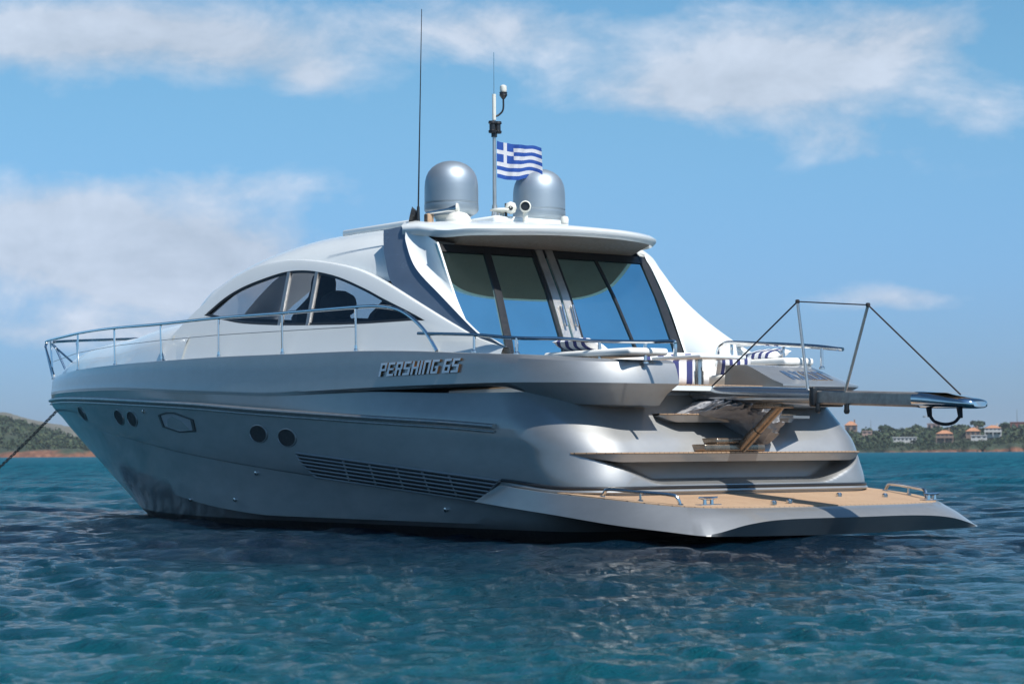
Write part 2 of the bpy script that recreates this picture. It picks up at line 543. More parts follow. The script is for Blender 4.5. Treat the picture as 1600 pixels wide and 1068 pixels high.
# ------------------------------------------------------------------ sea
def build_sea():
    c = CAM[:2]
    yaw = math.radians(-36.585)
    fine = np.radians(np.linspace(-21, 21, 560)) + yaw
    coarse = np.radians(np.linspace(21, 339, 150))[1:-1] + yaw
    ang = np.r_[fine, coarse]
    n_r = 900
    rr = [2.2]
    while rr[-1] < 6500:
        rr.append(rr[-1] * (1.0052 if rr[-1] < 260 else 1.015))
    rr = np.array(rr)
    R, A = np.meshgrid(rr, ang, indexing='ij')
    X = c[0] + R * np.cos(A); Y = c[1] + R * np.sin(A)
    Z = np.zeros_like(X); DX = np.zeros_like(X); DY = np.zeros_like(X)
    sp = rr * np.where(rr < 260, 0.0052, 0.010)
    wind = math.radians(-50)
    g = np.random.default_rng(5)
    lams = np.geomspace(0.15, 8.0, 150)
    for lam in lams:
        th = wind + g.normal(0, 0.34 if lam > 1.2 else 0.55)
        k = 2 * math.pi / lam
        a = 0.0078 * lam**0.62 * g.uniform(0.5, 1.2)
        if lam > 0.8: a *= 0.72
        if lam > 1.6: a *= 0.62
        ph = g.uniform(0, 2 * math.pi)
        att = 1 - sstep(sp, lam / 4.5, lam / 2.0)
        nz_ = int(np.searchsorted(-att, -1e-6))
        if nz_ == 0: continue
        at_ = att[:nz_, None] * a
        q = k * (X[:nz_] * math.cos(th) + Y[:nz_] * math.sin(th)) + ph + 0.8 * np.sin(0.31 * k * (X[:nz_] * math.sin(th) - Y[:nz_] * math.cos(th)) + ph * 3)
        Z[:nz_] += np.cos(q) * at_
        si = np.sin(q) * at_
        DX[:nz_] -= si * math.cos(th) * 0.8; DY[:nz_] -= si * math.sin(th) * 0.8
    # gusts: wave height varies over the surface
    open_ = sstep(0.8 * X - 0.6 * Y, -10.0, 34.0)
    G = (0.62 + 1.15 * open_) * (0.90 + 0.18 * np.sin(X * 0.21 + 1.3 * np.sin(Y * 0.13)) * np.sin(Y * 0.17 + 0.6))
    DX *= G; DY *= G
    Z *= G
    Z -= Z.mean()
    V = np.stack([X + DX, Y + DY, Z - 0.03], -1).reshape(-1, 3)
    nr, na = R.shape
    i = np.arange(nr - 1)[:, None]; j = np.arange(na)[None, :]
    a = i * na + j; b = i * na + (j + 1) % na
    F = np.stack([a, a + na, b + na, b], -1).reshape(-1, 4)
    me = bpy.data.meshes.new('sea')
    me.vertices.add(len(V)); me.vertices.foreach_set('co', V.ravel())
    me.loops.add(F.size); me.loops.foreach_set('vertex_index', F.ravel().astype(np.int32))
    me.polygons.add(len(F))
    me.polygons.foreach_set('loop_start', np.arange(0, F.size, 4, dtype=np.int32))
    me.polygons.foreach_set('loop_total', np.full(len(F), 4, dtype=np.int32))
    me.polygons.foreach_set('use_smooth', np.ones(len(F), dtype=bool))
    me.update(calc_edges=True)
    m = Mat('sea_water')
    geo = m.nd('ShaderNodeNewGeometry')
    pos = geo.outputs['Position']
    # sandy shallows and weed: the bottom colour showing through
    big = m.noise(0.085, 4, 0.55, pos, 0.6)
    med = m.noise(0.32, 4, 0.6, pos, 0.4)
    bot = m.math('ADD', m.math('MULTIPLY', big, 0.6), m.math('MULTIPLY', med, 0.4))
    # shoals towards the viewer; navy round the hull paints its reflection, plus weed
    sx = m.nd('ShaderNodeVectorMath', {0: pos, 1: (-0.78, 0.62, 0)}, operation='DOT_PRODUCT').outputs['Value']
    shoal_hull_reflection = m.rng(sx, 1.0, 13.0, -0.17, 0.15)
    f = m.math('ADD', bot, shoal_hull_reflection)
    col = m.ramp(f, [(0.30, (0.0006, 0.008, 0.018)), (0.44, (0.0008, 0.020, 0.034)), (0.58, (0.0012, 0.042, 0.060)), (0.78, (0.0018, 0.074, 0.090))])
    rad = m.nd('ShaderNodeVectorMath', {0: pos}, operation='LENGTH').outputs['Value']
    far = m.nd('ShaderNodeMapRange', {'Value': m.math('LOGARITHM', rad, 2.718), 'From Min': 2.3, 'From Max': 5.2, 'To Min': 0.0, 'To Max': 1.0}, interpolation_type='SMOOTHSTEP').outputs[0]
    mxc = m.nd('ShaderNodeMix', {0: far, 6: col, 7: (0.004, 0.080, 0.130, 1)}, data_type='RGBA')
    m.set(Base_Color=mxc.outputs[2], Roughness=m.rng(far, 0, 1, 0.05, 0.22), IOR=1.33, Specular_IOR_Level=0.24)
    n1 = m.noise(1.1, 5, 0.6, pos, 0.3)
    n2 = m.noise(4.2, 7, 0.66, pos, 0.4)
    n3 = m.noise(0.23, 3, 0.55, pos)
    mp = m.nd('ShaderNodeMapping', {'Vector': pos, 'Rotation': (0, 0, math.radians(40)), 'Scale': (2.0, 0.8, 1.0)})
    n4 = m.noise(2.6, 6, 0.62, mp.outputs[0], 0.5)
    n5 = m.noise(13.0, 4, 0.65, mp.outputs[0], 0.4)
    h = m.math('ADD', m.math('ADD', m.math('MULTIPLY', n1, 0.13), m.math('MULTIPLY', n5, 0.05)), m.math('ADD', m.math('MULTIPLY', n2, 0.12), m.math('ADD', m.math('MULTIPLY', n4, 0.15), m.math('MULTIPLY', n3, 0.40))))
    bp = m.nd('ShaderNodeBump', {'Height': h, 'Strength': 0.8, 'Distance': m.rng(far, 0, 1, 0.9, 4.0)})
    m.L.new(bp.outputs[0], m.p.inputs['Normal'])
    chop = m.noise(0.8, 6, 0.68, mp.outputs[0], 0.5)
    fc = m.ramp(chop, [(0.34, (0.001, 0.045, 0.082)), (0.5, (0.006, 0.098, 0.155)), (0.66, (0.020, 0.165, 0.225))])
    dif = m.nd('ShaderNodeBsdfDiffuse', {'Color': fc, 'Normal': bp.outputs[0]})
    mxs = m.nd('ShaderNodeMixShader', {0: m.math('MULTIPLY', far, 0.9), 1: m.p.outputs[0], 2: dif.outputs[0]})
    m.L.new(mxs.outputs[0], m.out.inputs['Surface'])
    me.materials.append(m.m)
    o = link('sea', me)
    tag(o, kind='structure')
    return o


build_sea()

# ------------------------------------------------------------------ yacht hull
HB = 2.5
zK2 = pchip([1, 8.5, 10, 12.5, 15, 18.5], [0.14, 0.15, 0.22, 0.45, 0.66, 0.83])
zK1 = pchip([1, 2, 3.8, 7.4, 11, 14, 17, 19.7], [0.2, 0.24, 0.41, 0.68, 0.98, 1.25, 1.42, 1.47])
zRub = pchip([1, 3.25, 4.2, 5.57, 7.04, 8.66, 10.5, 13, 14.85, 17.7, 20.6], [1.16, 1.27, 1.33, 1.40, 1.48, 1.57, 1.68, 1.79, 1.86, 1.94, 1.98])
zM = pchip([1, 2, 3.57, 5.57, 8, 10, 14, 20.6], [1.72, 1.755, 1.79, 1.80, 1.79, 1.86, 2.02, 2.12])
zS = pchip([1.2, 2.25, 2.95, 3.69, 4.34, 5, 6.29, 8, 9.7, 11.7, 13.8, 16.3, 18.75, 20.5], [1.985, 2.05, 2.10, 2.14, 2.18, 2.22, 2.27, 2.30, 2.33, 2.35, 2.37, 2.385, 2.38, 2.35])
gapG = lambda x: 0.127 * (1 - sstep(x, 3.6, 8.4)) - 0.014
stemz = [-0.6, -0.3, 0.07, 0.42, 0.82, 1.21, 1.63, 1.97, 2.4]
stemx = [14.6, 15.9, 16.92, 17.68, 18.43, 19.22, 20.02, 20.58, 20.45]
stem = pchip(stemz, stemx)
st_z = [-0.5, 0.1, 0.4, 0.55, 0.93, 1.10, 1.25, 1.44, 1.72]
st_xs = pchip(st_z, [2.3, 2.1, 1.75, 1.70, 1.80, 1.90, 2.05, 2.24, 2.42])
st_a = pchip(st_z, [0.5, 0.7, 0.9, 0.9, 1.0, 1.02, 1.04, 1.06, 1.1])
st_b = pchip(st_z, [0.5, 0.6, 0.7, 0.7, 0.76, 0.74, 0.70, 0.66, 0.66])
st_hb = pchip(st_z, [1.5, 2.15, 2.33, 2.36, 2.39, 2.40, 2.40, 2.38, 2.35])


def plan(xst, H, p, xs, hb, a, b, q=1.0, y_end=0.0, nb=84, nc=60, nf=50, e=2.25):
    xc = xs + a
    s = np.linspace(0, 1, nb) ** 1.35
    x = xst - (xst - xc) * s
    t = np.clip((x - 9) / (xst - 9), 0, 1)
    y = np.where(x > 9, H * np.maximum(0, 1 - t**p) ** q, H + (hb - H) * sstep(9 - x, 0, 9 - xc))
    th = np.linspace(0, math.pi / 2, nc)[1:]
    cx = xc - a * np.sin(th) ** (2 / e)
    cy = hb - b + b * np.cos(th).clip(0) ** (2 / e)
    fy = np.linspace(hb - b, y_end, nf)[1:]
    fx = np.full(nf - 1, xs)
    return np.r_[x, cx, fx], np.r_[y, cy, fy]


def hull_levels():
    L = []   # (x, y, z) arrays, keel to deck

    def lev(zf, H, p, inset=lambda x: 0.0, q=1.0):
        zst = float(zf(2.0))
        # stem abscissa: where the level meets the stem line
        xs_ = 17.0
        for _ in range(30):
            xs_ = float(stem(zf(xs_)))
        x, y = plan(xs_, H, p, float(st_xs(zst)), float(st_hb(zst)), float(st_a(zst)), float(st_b(zst)), q)
        z = np.array([float(zf(v)) for v in x])
        L.append((x, y - np.array([float(inset(v)) for v in x]) * (y > 0.3), z))
    lev(lambda x: -0.55, 1.3, 1.8)
    lev(lambda x: -0.15, 1.98, 1.75)
    lev(lambda x: 0.0, 2.10, 1.75)
    lev(lambda x: 0.085, 2.16, 1.75)
    lev(lambda x: float(zK2(x)) * 1.0, 2.27, 1.85)
    for f in (0.33, 0.66):
        lev(lambda x, f=f: (1 - f) * float(zK2(x)) + f * float(zK1(x)), 2.27 + 0.07 * f, 1.87)
    lev(lambda x: float(zK1(x)), 2.355, 1.92)
    for f in np.linspace(0, 1, 57)[1:-1]:
        lev(lambda x, f=f: (1 - f) * float(zK1(x)) + f * float(zRub(x)), 2.365 + 0.135 * f ** 0.85, 1.92 + 0.08 * f)
    lev(lambda x: float(zRub(x)), 2.5, 2.0)
    for f in (0.33, 0.66, 1.0):
        lev(lambda x, f=f: (1 - f) * float(zRub(x)) + f * (float(zM(x)) - float(gapG(x))), 2.5, 2.0,
            lambda x, f=f: 0.06 * f * (1 - sstep(x, 4, 8.4)), 1 - 0.05 * f)
    return L


LV = hull_levels()


def hull_point(x, z):
    """outside of the planking at (x, z): y and an outward normal"""
    def yy(x, z):
        zs = []; ys = []
        for lx, ly, lz in LV:
            k = 84
            ys.append(np.interp(x, lx[:k][::-1], ly[:k][::-1])); zs.append(np.interp(x, lx[:k][::-1], lz[:k][::-1]))
        return float(np.interp(z, zs, ys))
    y = yy(x, z)
    gx = (yy(x + 0.05, z) - yy(x - 0.05, z)) / 0.1
    gz = (yy(x, z + 0.05) - yy(x, z - 0.05)) / 0.1
    n = Vector((-gx, 1, -gz)).normalized()
    return y, n


yacht = empty('motor_yacht', (0, 0, 0))
tag(yacht, 'large silver grey motor yacht at anchor with white cabin and two grey radar domes', 'yacht')


def mirror_rows(rows):
    return [[(p[0], -p[1], p[2]) for p in r] for r in rows]


def transom_dent(x, y, z):
    ay = abs(y)
    yl = 1.30 + (z - 0.62) / 0.3 * 0.75
    w = sstep(z, 0.60, 0.68) * (1 - sstep(z, 0.90, 0.955)) * (1 - sstep(ay, yl - 0.22, yl + 0.10)) * (x < 3.2)
    return x + 0.22 * float(w)


mb = MB()
rows = []
for lx, ly, lz in LV:
    rows.append([(transom_dent(a, b, c), b, c) for a, b, c in zip(lx, ly, lz)])
mb.grid(rows[:4], 1); mb.grid(rows[3:], 0)
mr = mirror_rows(rows)
mb.grid(mr[:4], 1); mb.grid(mr[3:], 0)
hull = mb.build('hull', [M['hull'], M['black']], yacht, angle=24)
for pl in hull.data.polygons:
    c_ = pl.center
    if c_.x < 2.02 + 0.12 * c_.z and c_.z < 0.47: pl.material_index = 1

# rub rail: half-round steel strake
kR = 4 + 2 + 1 + 1 + 55
lx, ly, lz = LV[kR]
for side in (1, -1):
    sel = [(a, side * (b + 0.012), c + 0.004) for a, b, c in zip(lx[:84], ly[:84], lz[:84]) if a > 3.24]
    b = MB().tube(sel, 0.042, 10, flat=0.75)
    sel2 = [(a, side * (abs(b_) - 0.004), c - 0.062) for a, b_, c in sel]
    b.tube(sel2, 0.017, 8)
    b.build('rub_rail', M['steel'] if False else M['dull_steel'], hull)

# bulwark: topside from the moulding line up to the capping, running round the quarter to the stern gate
def build_bulwark(side, y_end):
    rows = []

    def lev(zf, inset, q):
        ins = lambda x: float(inset(x))
        x0, y0 = plan(20.565 - ins(20.5), 2.512, 2.0, 1.65, 2.44, 1.3, 1.07, q, y_end)
        # inset along the outline normal
        P = np.stack([x0, y0], 1)
        T = np.gradient(P, axis=0)
        T /= np.linalg.norm(T, axis=1)[:, None] + 1e-9
        Nn = np.stack([-T[:, 1], T[:, 0]], 1)          # inwards on the port side
        iv = np.array([ins(v) for v in x0])
        Q = P + Nn * iv[:, None]
        Q[:, 1] = np.maximum(Q[:, 1], 0.0 if y_end <= 0 else 0)
        Q[-1, 1] = y_end
        Q[0] = P[0]
        z = np.array([float(zf(v)) for v in x0])
        rows.append([(Q[i, 0], side * Q[i, 1], z[i]) for i in range(len(z))])
    back = lambda x: 1 - sstep(x, 2.3, 3.5)
    tp_ = 0.13 if side > 0 else 0.62
    xsh = (lambda x: 1 - sstep(x, 2.0, 3.6)) if side < 0 else back
    mid8 = lambda x: 1 - sstep(x, 3.0, 8.0)
    zb = lambda x: float(zM(x)) - 0.02 - 0.22 * back(x)
    lev(lambda x: zb(x) - 0.02, lambda x: 0.002 + 0.15 * mid8(x) + 0.45 * back(x), 0.95)
    lev(lambda x: zb(x), lambda x: 0.001 + 0.09 * mid8(x) + 0.26 * back(x), 0.95)
    lev(lambda x: zb(x) * 0.45 + 0.55 * float(zM(x)), lambda x: 0.001 + 0.05 * mid8(x) + 0.15 * back(x), 0.95)
    lev(lambda x: float(zM(x)) - 0.004, lambda x: 0.0, 0.95)
    lev(lambda x: float(zM(x)) + 0.02, lambda x: 0.004, 0.95)
    for f in (0.3, 0.6, 0.85):
        lev(lambda x, f=f: float(zM(x)) + f * (float(zS(x)) - float(zM(x))), lambda x, f=f: 0.01 + 0.02 * f * f + ((0.07 * f ** 2.0) if side > 0 else 0.60 * f) * xsh(x), 0.94)
    lev(lambda x: float(zS(x)) - 0.006, lambda x: 0.04 + (tp_ - 0.03) * xsh(x), 0.94)
    lev(lambda x: float(zS(x)), lambda x: 0.06 + (tp_ + 0.02) * xsh(x), 0.94)
    lev(lambda x: float(zS(x)), lambda x: 0.16 + (tp_ + 0.22) * xsh(x), 0.94)
    lev(lambda x: float(zS(x)) - 0.34, lambda x: 0.17 + (tp_ + 0.24) * xsh(x), 0.94)
    b = MB().grid(rows)
    ends = [r[-1] for r in rows]
    b.add(ends, [tuple(range(len(ends)))])
    return b.build('bulwark', M['hull'], yacht, angle=30), rows


bul_p, brows_p = build_bulwark(1, 1.05)
bul_s, brows_s = build_bulwark(-1, 0.56)

# portholes, each a steel rim and a dark pane
def disc_on_hull(name, x, z, r, parent):
    """oval port: recessed dark pane inside a thin painted rim"""
    b = MB()
    n = 32

    def ring(k, off):
        return [on_hull(x + r * 1.95 * k * math.cos(2 * math.pi * i / n), z + r * k * math.sin(2 * math.pi * i / n), off) for i in range(n)]
    b.grid([ring(1.13, -0.004), ring(1.12, 0.010), ring(1.02, 0.012), ring(0.99, 0.004)], 0, cu=True)
    b.grid([ring(0.99, 0.004), ring(0.6, 0.004), ring(0.02, 0.004)], 1, cu=True)
    return b.build(name, [M['hull'], M['dark']], parent)


def on_hull(x, z, off):
    y, n = hull_point(x, z)
    return Vector((x, y, z)) + n * off


def m_porthole():
    m = Mat('porthole_glass')
    nz = m.noise(3, 2, 0.5)
    m.set(Base_Color=(0.008, 0.009, 0.012, 1), Roughness=m.rng(nz, 0, 1, 0.05, 0.12), Specular_IOR_Level=0.5)
    return m.m


M['mirror_dark'] = m_porthole()
for side in (1, -1):
    for (x, z) in ((16.35, 1.66), (13.75, 1.555), (13.07, 1.52), (8.67, 1.25), (7.93, 1.19)):
        o = disc_on_hull('porthole', x, z, 0.112, hull)
        if side < 0: o.scale = (1, -1, 1)

# six-sided hull window
hexa = [(11.83, 1.565), (11.48, 1.595), (11.2, 1.585), (10.56, 1.475), (10.53, 1.30), (11.12, 1.29), (11.74, 1.38)]


def on_hull(x, z, off):
    y, n = hull_point(x, z)
    return Vector((x, y, z)) + n * off


for side in (1, -1):
    b = MB()
    ctr = np.mean(hexa, 0)
    inner = [tuple(ctr + (np.array(p) - ctr) * 0.86) for p in hexa]
    o_ = [on_hull(x, z, 0.012) for x, z in hexa]; ob = [on_hull(x, z, -0.01) for x, z in hexa]
    i_ = [on_hull(x, z, 0.012) for x, z in inner]; ib = [on_hull(x, z, 0.002) for x, z in inner]
    b.grid([ob, o_, i_, ib], 0, cu=True)
    w = b.build('hull_window', [M['rubber']], hull, smooth=False)
    g = MB().add(ib, [tuple(range(len(ib)))]).build('hull_window_pane', M['blind'], hull, smooth=False)
    if side < 0: w.scale = (1, -1, 1); g.scale = (1, -1, 1)

# engine-room intake grille
gp = [(7.73, 0.995), (7.62, 0.86), (7.32, 0.675), (3.76, 0.405), (3.28, 0.655)]
for side in (1, -1):
    b = MB()
    n = 40
    top = [(7.73 + (3.28 - 7.73) * t, 0.995 + (0.655 - 0.995) * t) for t in np.linspace(0, 1, n)]
    botm = resample([(7.70, 0.98), (7.60, 0.84), (7.32, 0.68), (3.76, 0.41)], n)
    rows = []
    for f in np.linspace(0, 1, 6):
        rows.append([on_hull(t[0] * (1 - f) + q[0] * f, t[1] * (1 - f) + q[1] * f, 0.006) for t, q in zip(top, botm)])
    b.grid(rows, 1)
    for k in range(7):
        f = k / 6.0
        xl = np.interp(f, [0, 0.45, 1], [7.72, 7.62, 7.34]); zl = np.interp(f, [0, 0.45, 1], [0.992, 0.86, 0.68])
        xr = 3.28 + (3.76 - 3.28) * f; zr_ = 0.655 + (0.41 - 0.655) * f
        path = [on_hull(xl + (xr - xl) * t, zl + (zr_ - zl) * t, 0.02) for t in np.linspace(0, 1, 26)]
        b.tube(path, 0.013 if 0 < k < 6 else 0.016, 6, 0)
    for xx in (6.6, 6.0, 5.4, 4.85, 4.3):
        t = (7.6 - xx) / 4.3
        b.tube([on_hull(xx, 0.99 - 0.34 * t, 0.008), on_hull(xx - 0.05, 0.71 - 0.31 * t, 0.008)], 0.022, 6, 0)
    b.tube([on_hull(x, z, 0.014) for x, z in resample([(7.74, 0.995), (7.63, 0.85), (7.33, 0.675)], 12)], 0.014, 6, 0)
    b.tube([on_hull(x, z, 0.014) for x, z in resample([(3.28, 0.655), (3.76, 0.41)], 6)], 0.014, 6, 0)
    o = b.build('intake_grille', [M['hull'], M['dark']], hull)
    if side < 0: o.scale = (1, -1, 1)

# through-hull fittings
for x, z in ((8.9, 0.72), (9.6, 0.35), (4.55, 0.30), (12.4, 1.62), (11.2, 0.33)):
    y, nn = hull_point(x, z)
    MB().lathe([(0.03, 0.0), (0.03, 0.025), (0.016, 0.03), (0.014, 0.0)], (x, y, z), 12, 0, nn).build('drain_fitting', M['steel'], hull)


# ------------------------------------------------------------------ lettering
GL = {
    'P': [(0, .84, .62, 1), (.44, .40, .62, 1), (0, .40, .62, .55), (0, 0, .18, 1)],
    'E': [(0, .84, .62, 1), (0, .43, .55, .58), (0, 0, .62, .16), (0, 0, .18, 1)],
    'R': [(0, .84, .62, 1), (.44, .45, .62, 1), (0, .42, .50, .57), (0, 0, .18, 1), (.38, 0, .56, .42), (.44, .5, .62, 1)],
    'S': [(0, .84, .62, 1), (0, .5, .18, 1), (0, .43, .62, .58), (.44, 0, .62, .5), (0, 0, .62, .16)],
    'H': [(0, 0, .18, 1), (.44, 0, .62, 1), (0, .43, .62, .58)],
    'I': [(0, 0, .18, 1)],
    'N': [(0, 0, .18, 1), (.44, 0, .62, 1), (0, .84, .62, 1)],
    'G': [(0, .84, .62, 1), (0, 0, .18, 1), (0, 0, .62, .16), (.44, 0, .62, .52), (.3, .40, .62, .54)],
    '6': [(0, .84, .62, 1), (0, 0, .18, 1), (0, 0, .62, .16), (.44, 0, .62, .58), (0, .43, .62, .58)],
    '5': [(0, .84, .62, 1), (0, .5, .18, 1), (0, .43, .62, .58), (.44, 0, .62, .5), (0, 0, .62, .16)],
    'A': [(0, 0, .18, 1), (.44, 0, .62, 1), (0, .84, .62, 1), (0, .36, .62, .5)],
    'O': [(0, 0, .18, 1), (.44, 0, .62, 1), (0, .84, .62, 1), (0, 0, .62, .16)],
}


def word(mb, text, fn, mi=0, mside=1):
    """fn(u, v, k): u along, v up (letter heights), k 0 face / 1 back"""
    u = 0.0
    for ch in text:
        if ch == ' ':
            u += 0.32; continue
        if ch == 'A':
            for poly in ([(0, 0), (.19, 0), (.31, 1), (.15, 1)], [(.43, 0), (.62, 0), (.47, 1), (.313, 1)], [(.235, .30), (.385, .30), (.37, .44), (.25, .44)]):
                mb.prism([(u + a, b) for a, b in poly], fn, mi)
            u += 0.75; continue
        if ch == 'X':
            for poly in ([(0, 1), (.2, 1), (.42, .5), (.30, .5)], [(.44, 1), (.64, 1), (.34, .5), (.30, .5)][::-1],
                         [(0, 0), (.2, 0), (.31, .42), (.31, .5), (.25, .5)], [(.44, 0), (.64, 0), (.42, .5), (.33, .5), (.33, .42)]):
                mb.prism([(u + a, b) for a, b in poly], fn, mi)
            u += 0.78; continue
        rects = GL[ch]
        xs = sorted({r[0] for r in rects} | {r[2] for r in rects}); ys = sorted({r[1] for r in rects} | {r[3] for r in rects})
        cells = set()
        for i in range(len(xs) - 1):
            for j in range(len(ys) - 1):
                cx, cy = (xs[i] + xs[i + 1]) / 2, (ys[j] + ys[j + 1]) / 2
                if any(r[0] < cx < r[2] and r[1] < cy < r[3] for r in rects): cells.add((i, j))
        for (i, j) in cells:
            q = [(u + xs[i], ys[j]), (u + xs[i + 1], ys[j]), (u + xs[i + 1], ys[j + 1]), (u + xs[i], ys[j + 1])]
            mb.add([fn(a, b, 0) for a, b in q], [(0, 1, 2, 3)], mi)
            for (di, dj, e0, e1) in ((0, -1, 0, 1), (1, 0, 1, 2), (0, 1, 2, 3), (-1, 0, 3, 0)):
                if (i + di, j + dj) not in cells:
                    a, b_ = q[e0], q[e1]
                    mb.add([fn(*a, 0), fn(*b_, 0), fn(*b_, 1), fn(*a, 1)], [(0, 1, 2, 3)], mside)
        u += xs[-1] + 0.13
    return u


def width(text):
    return sum(0.32 if c == ' ' else (0.78 if c == 'X' else max(r[2] for r in GL[c]) + 0.13) for c in text) - 0.13


def m_letter():
    m = Mat('chrome_letter_face')
    nz = m.noise(9, 3, 0.5)
    m.set(Base_Color=m.ramp(nz, [(0.3, (0.83, 0.84, 0.84)), (0.7, (0.90, 0.91, 0.91))]), Metallic=0.0, Roughness=0.35)
    return m.m


M['letter'] = m_letter()
M['blue_chrome'] = simple('blue_chrome_letter', (0.12, 0.20, 0.32), 0.25, 0.5)
M['bronze'] = simple('bronze_letter_edge', (0.34, 0.19, 0.09), 0.3, 0.8)

tw = width('PERSHING 65')


def hull_side_y(x, z):
    # outer face of the bulwark, from its rows
    R = brows_p[3:9]
    zs = []; ys = []
    for r in R:
        xs = [p[0] for p in r[:84]]; zs.append(np.interp(x, xs[::-1], [p[2] for p in r[:84]][::-1])); ys.append(np.interp(x, xs[::-1], [p[1] for p in r[:84]][::-1]))
    return float(np.interp(z, zs, ys))


for side in (1, -1):
    b = MB()

    def fn(u, v, k, side=side):
        uu = u / tw
        x = 5.655 - 1.66 * uu - v * 0.055 if side > 0 else 3.99 + 1.66 * uu + v * 0.055
        z = 1.925 + 0.165 * v
        y = hull_side_y(x, z)
        return (x, side * (y + (0.028 if k == 0 else 0.002)), z)
    word(b, 'PERSHING 65', fn)
    b.build('lettering', [M['letter'], M['bronze']], bul_p if side > 0 else bul_s, smooth=False)

# ------------------------------------------------------------------ swim platform
def build_platform():
    T = [(3.22, 2.425, .605), (2.7, 2.425, .560), (2.2, 2.41, .52), (1.3, 2.28, .455), (.75, 2.07, .405), (.42, 1.83, .38), (.33, 1.5, .375), (.30, 1.0, .37), (.28, 0.0, .37)]
    B = [(3.74, 2.405, .410), (2.9, 2.45, .345), (2.1, 2.47, .285), (1.2, 2.41, .20), (.5, 2.29, .145), (.06, 2.08, .10), (.07, 1.6, .085), (.1, 1.0, .075), (.1, 0.0, .065)]
    cf = [0.03, 0.03, 0.03, 0.03, 0.03, 0.04, 0.44, 0.60, 0.62]
    out = [0.0, 0.0, 0.0, 0.0, 0.0, 0.005, 0.22, 0.24, 0.24]
    Cc = []
    for t, q, f, o in zip(T, B, cf, out):
        p = np.array(q) * (1 - f) + np.array(t) * f
        p[0] -= o
        Cc.append(p)
    Td, Bd, Cd = (np.array(catmull(k, 8)) for k in (T, B, Cc))
    half = []
    rows = []
    rows.append([(p[0] + (2.3 - p[0]) * (p[0] < 2.3) * 1.0, p[1] * 0.55, 0.515 if p[0] < 2.3 else p[2]) for p in Td])
    rows.append([tuple(p) for p in Td])
    mid = [(a * 0.5 + c * 0.5) + np.array([-0.012, 0.0, 0.012]) * (1 if i > 36 else 0.5) for i, (a, c) in enumerate(zip(Td, Cd))]
    rows.append([tuple(p) for p in mid])
    rows.append([tuple(p) for p in Cd])
    rows.append([tuple(p) for p in Bd])
    rows.append([(max(p[0], 1.0) + 0.4, p[1] * 0.8, p[2] + 0.02) for p in Bd])
    rows.append([(max(p[0], 2.3), p[1] * 0.5, 0.3) for p in Bd])
    b = MB().grid(rows).grid(mirror_rows(rows))
    ends = [r[0] for r in rows[1:5]]
    b.add(ends, [tuple(range(len(ends)))])
    b.add([(p[0], -p[1], p[2]) for p in ends], [tuple(range(len(ends)))])
    plat = b.build('swim_platform', M['hull'], yacht, angle=28)
    # teak laid deck
    tk = [p for p in Td if p[0] < 2.25]
    c = np.array([1.6, 0, 0])
    r0, r1, rlip = [], [], []
    for p in tk:
        q = np.array(p); q[:2] = q[:2] + (np.array([1.9, 0]) - q[:2]) * 0.012
        r0.append((q[0], q[1], p[2] + 0.012))
        rlip.append((q[0], q[1], p[2] - 0.01))
        r1.append((2.25, q[1] * 0.9, 0.522 + 0.012))
    b = MB().grid([rlip, r0, r1]).grid(mirror_rows([rlip, r0, r1]))
    b.build('teak_deck', M['teak'], plat, smooth=False)
    # grab rails on the platform edge
    for s in (1, -1):
        pts = [(1.62, 2.2, .48), (1.58, 2.2, .545), (1.50, 2.19, .572), (1.1, 2.08, .545), (.78, 1.95, .52), (.70, 1.92, .485), (.67, 1.9, .40)]
        path = catmull([(x, s * y, z) for x, y, z in pts], 6)
        b = MB().tube(path, 0.02, 10)
        b.tube([(1.12, s * 2.08, .43), (1.12, s * 2.08, .55)], 0.014, 8)
        for (x, y, z) in ((1.62, 2.2, .485), (1.12, 2.08, .445), (.67, 1.9, .405)):
            b.lathe([(0.035, 0), (0.035, 0.012), (0.02, 0.02)], (x, s * y, z), 12)
        b.build('grab_rail', M['steel'], plat)
        # mooring cleat
        cx, cy, cz = (.62, 1.55, .40) if s > 0 else (.50, -1.80, .395)
        b = MB()
        b.box((cx - .05, cy - .15, cz), (cx + .05, cy + .15, cz + .014), bev=0.004)
        for d in (-.05, .05):
            b.tube([(cx, cy + d, cz), (cx, cy + d, cz + .07)], [0.024, 0.018], 10)
        b.tube([(cx, cy - .13, cz + .085), (cx, cy - .06, cz + .075), (cx, cy + .06, cz + .075), (cx, cy + .13, cz + .085)], [.012, .02, .02, .012], 10)
        b.build('mooring_cleat', M['steel'], plat)
    for (x, y) in ((.45, .75), (.55, .42), (1.15, -.95), (.95, -1.5)):
        MB().lathe([(0.035, .375), (0.035, .405), (0.022, .42), (0.0, .422)], (x, y, 0.012 + .07 * (x - .3)), 12).build('deck_fitting', M['steel'], plat)
    return plat


platform = build_platform()

# dark joint and bright fillet where the platform meets the stern
def stern_path(z, off, x_from=3.3):
    xs, hb, a, b_ = float(st_xs(z)) - off, float(st_hb(z)) + off, float(st_a(z)), float(st_b(z))
    x, y = plan(16, 2.4 + off, 2, xs, hb, a, b_)
    pts = [(p, q) for p, q in zip(x, y) if p < x_from]
    zz = lambda p: z + 0.09 * sstep(p, 2.0, 3.4)
    P = [(p, q, float(zz(p))) for p, q in pts]
    return P + [(p, -q, r) for p, q, r in P[::-1][1:]]


sj = stern_path(0.575, 0.004)
b = MB().tube(sj, 0.020, 8, 0)
sj2 = stern_path(0.535, 0.012, 3.2)
b.tube(sj2, 0.022, 8, 1)
b.build('stern_joint', [M['rubber'], M['hull']], hull)


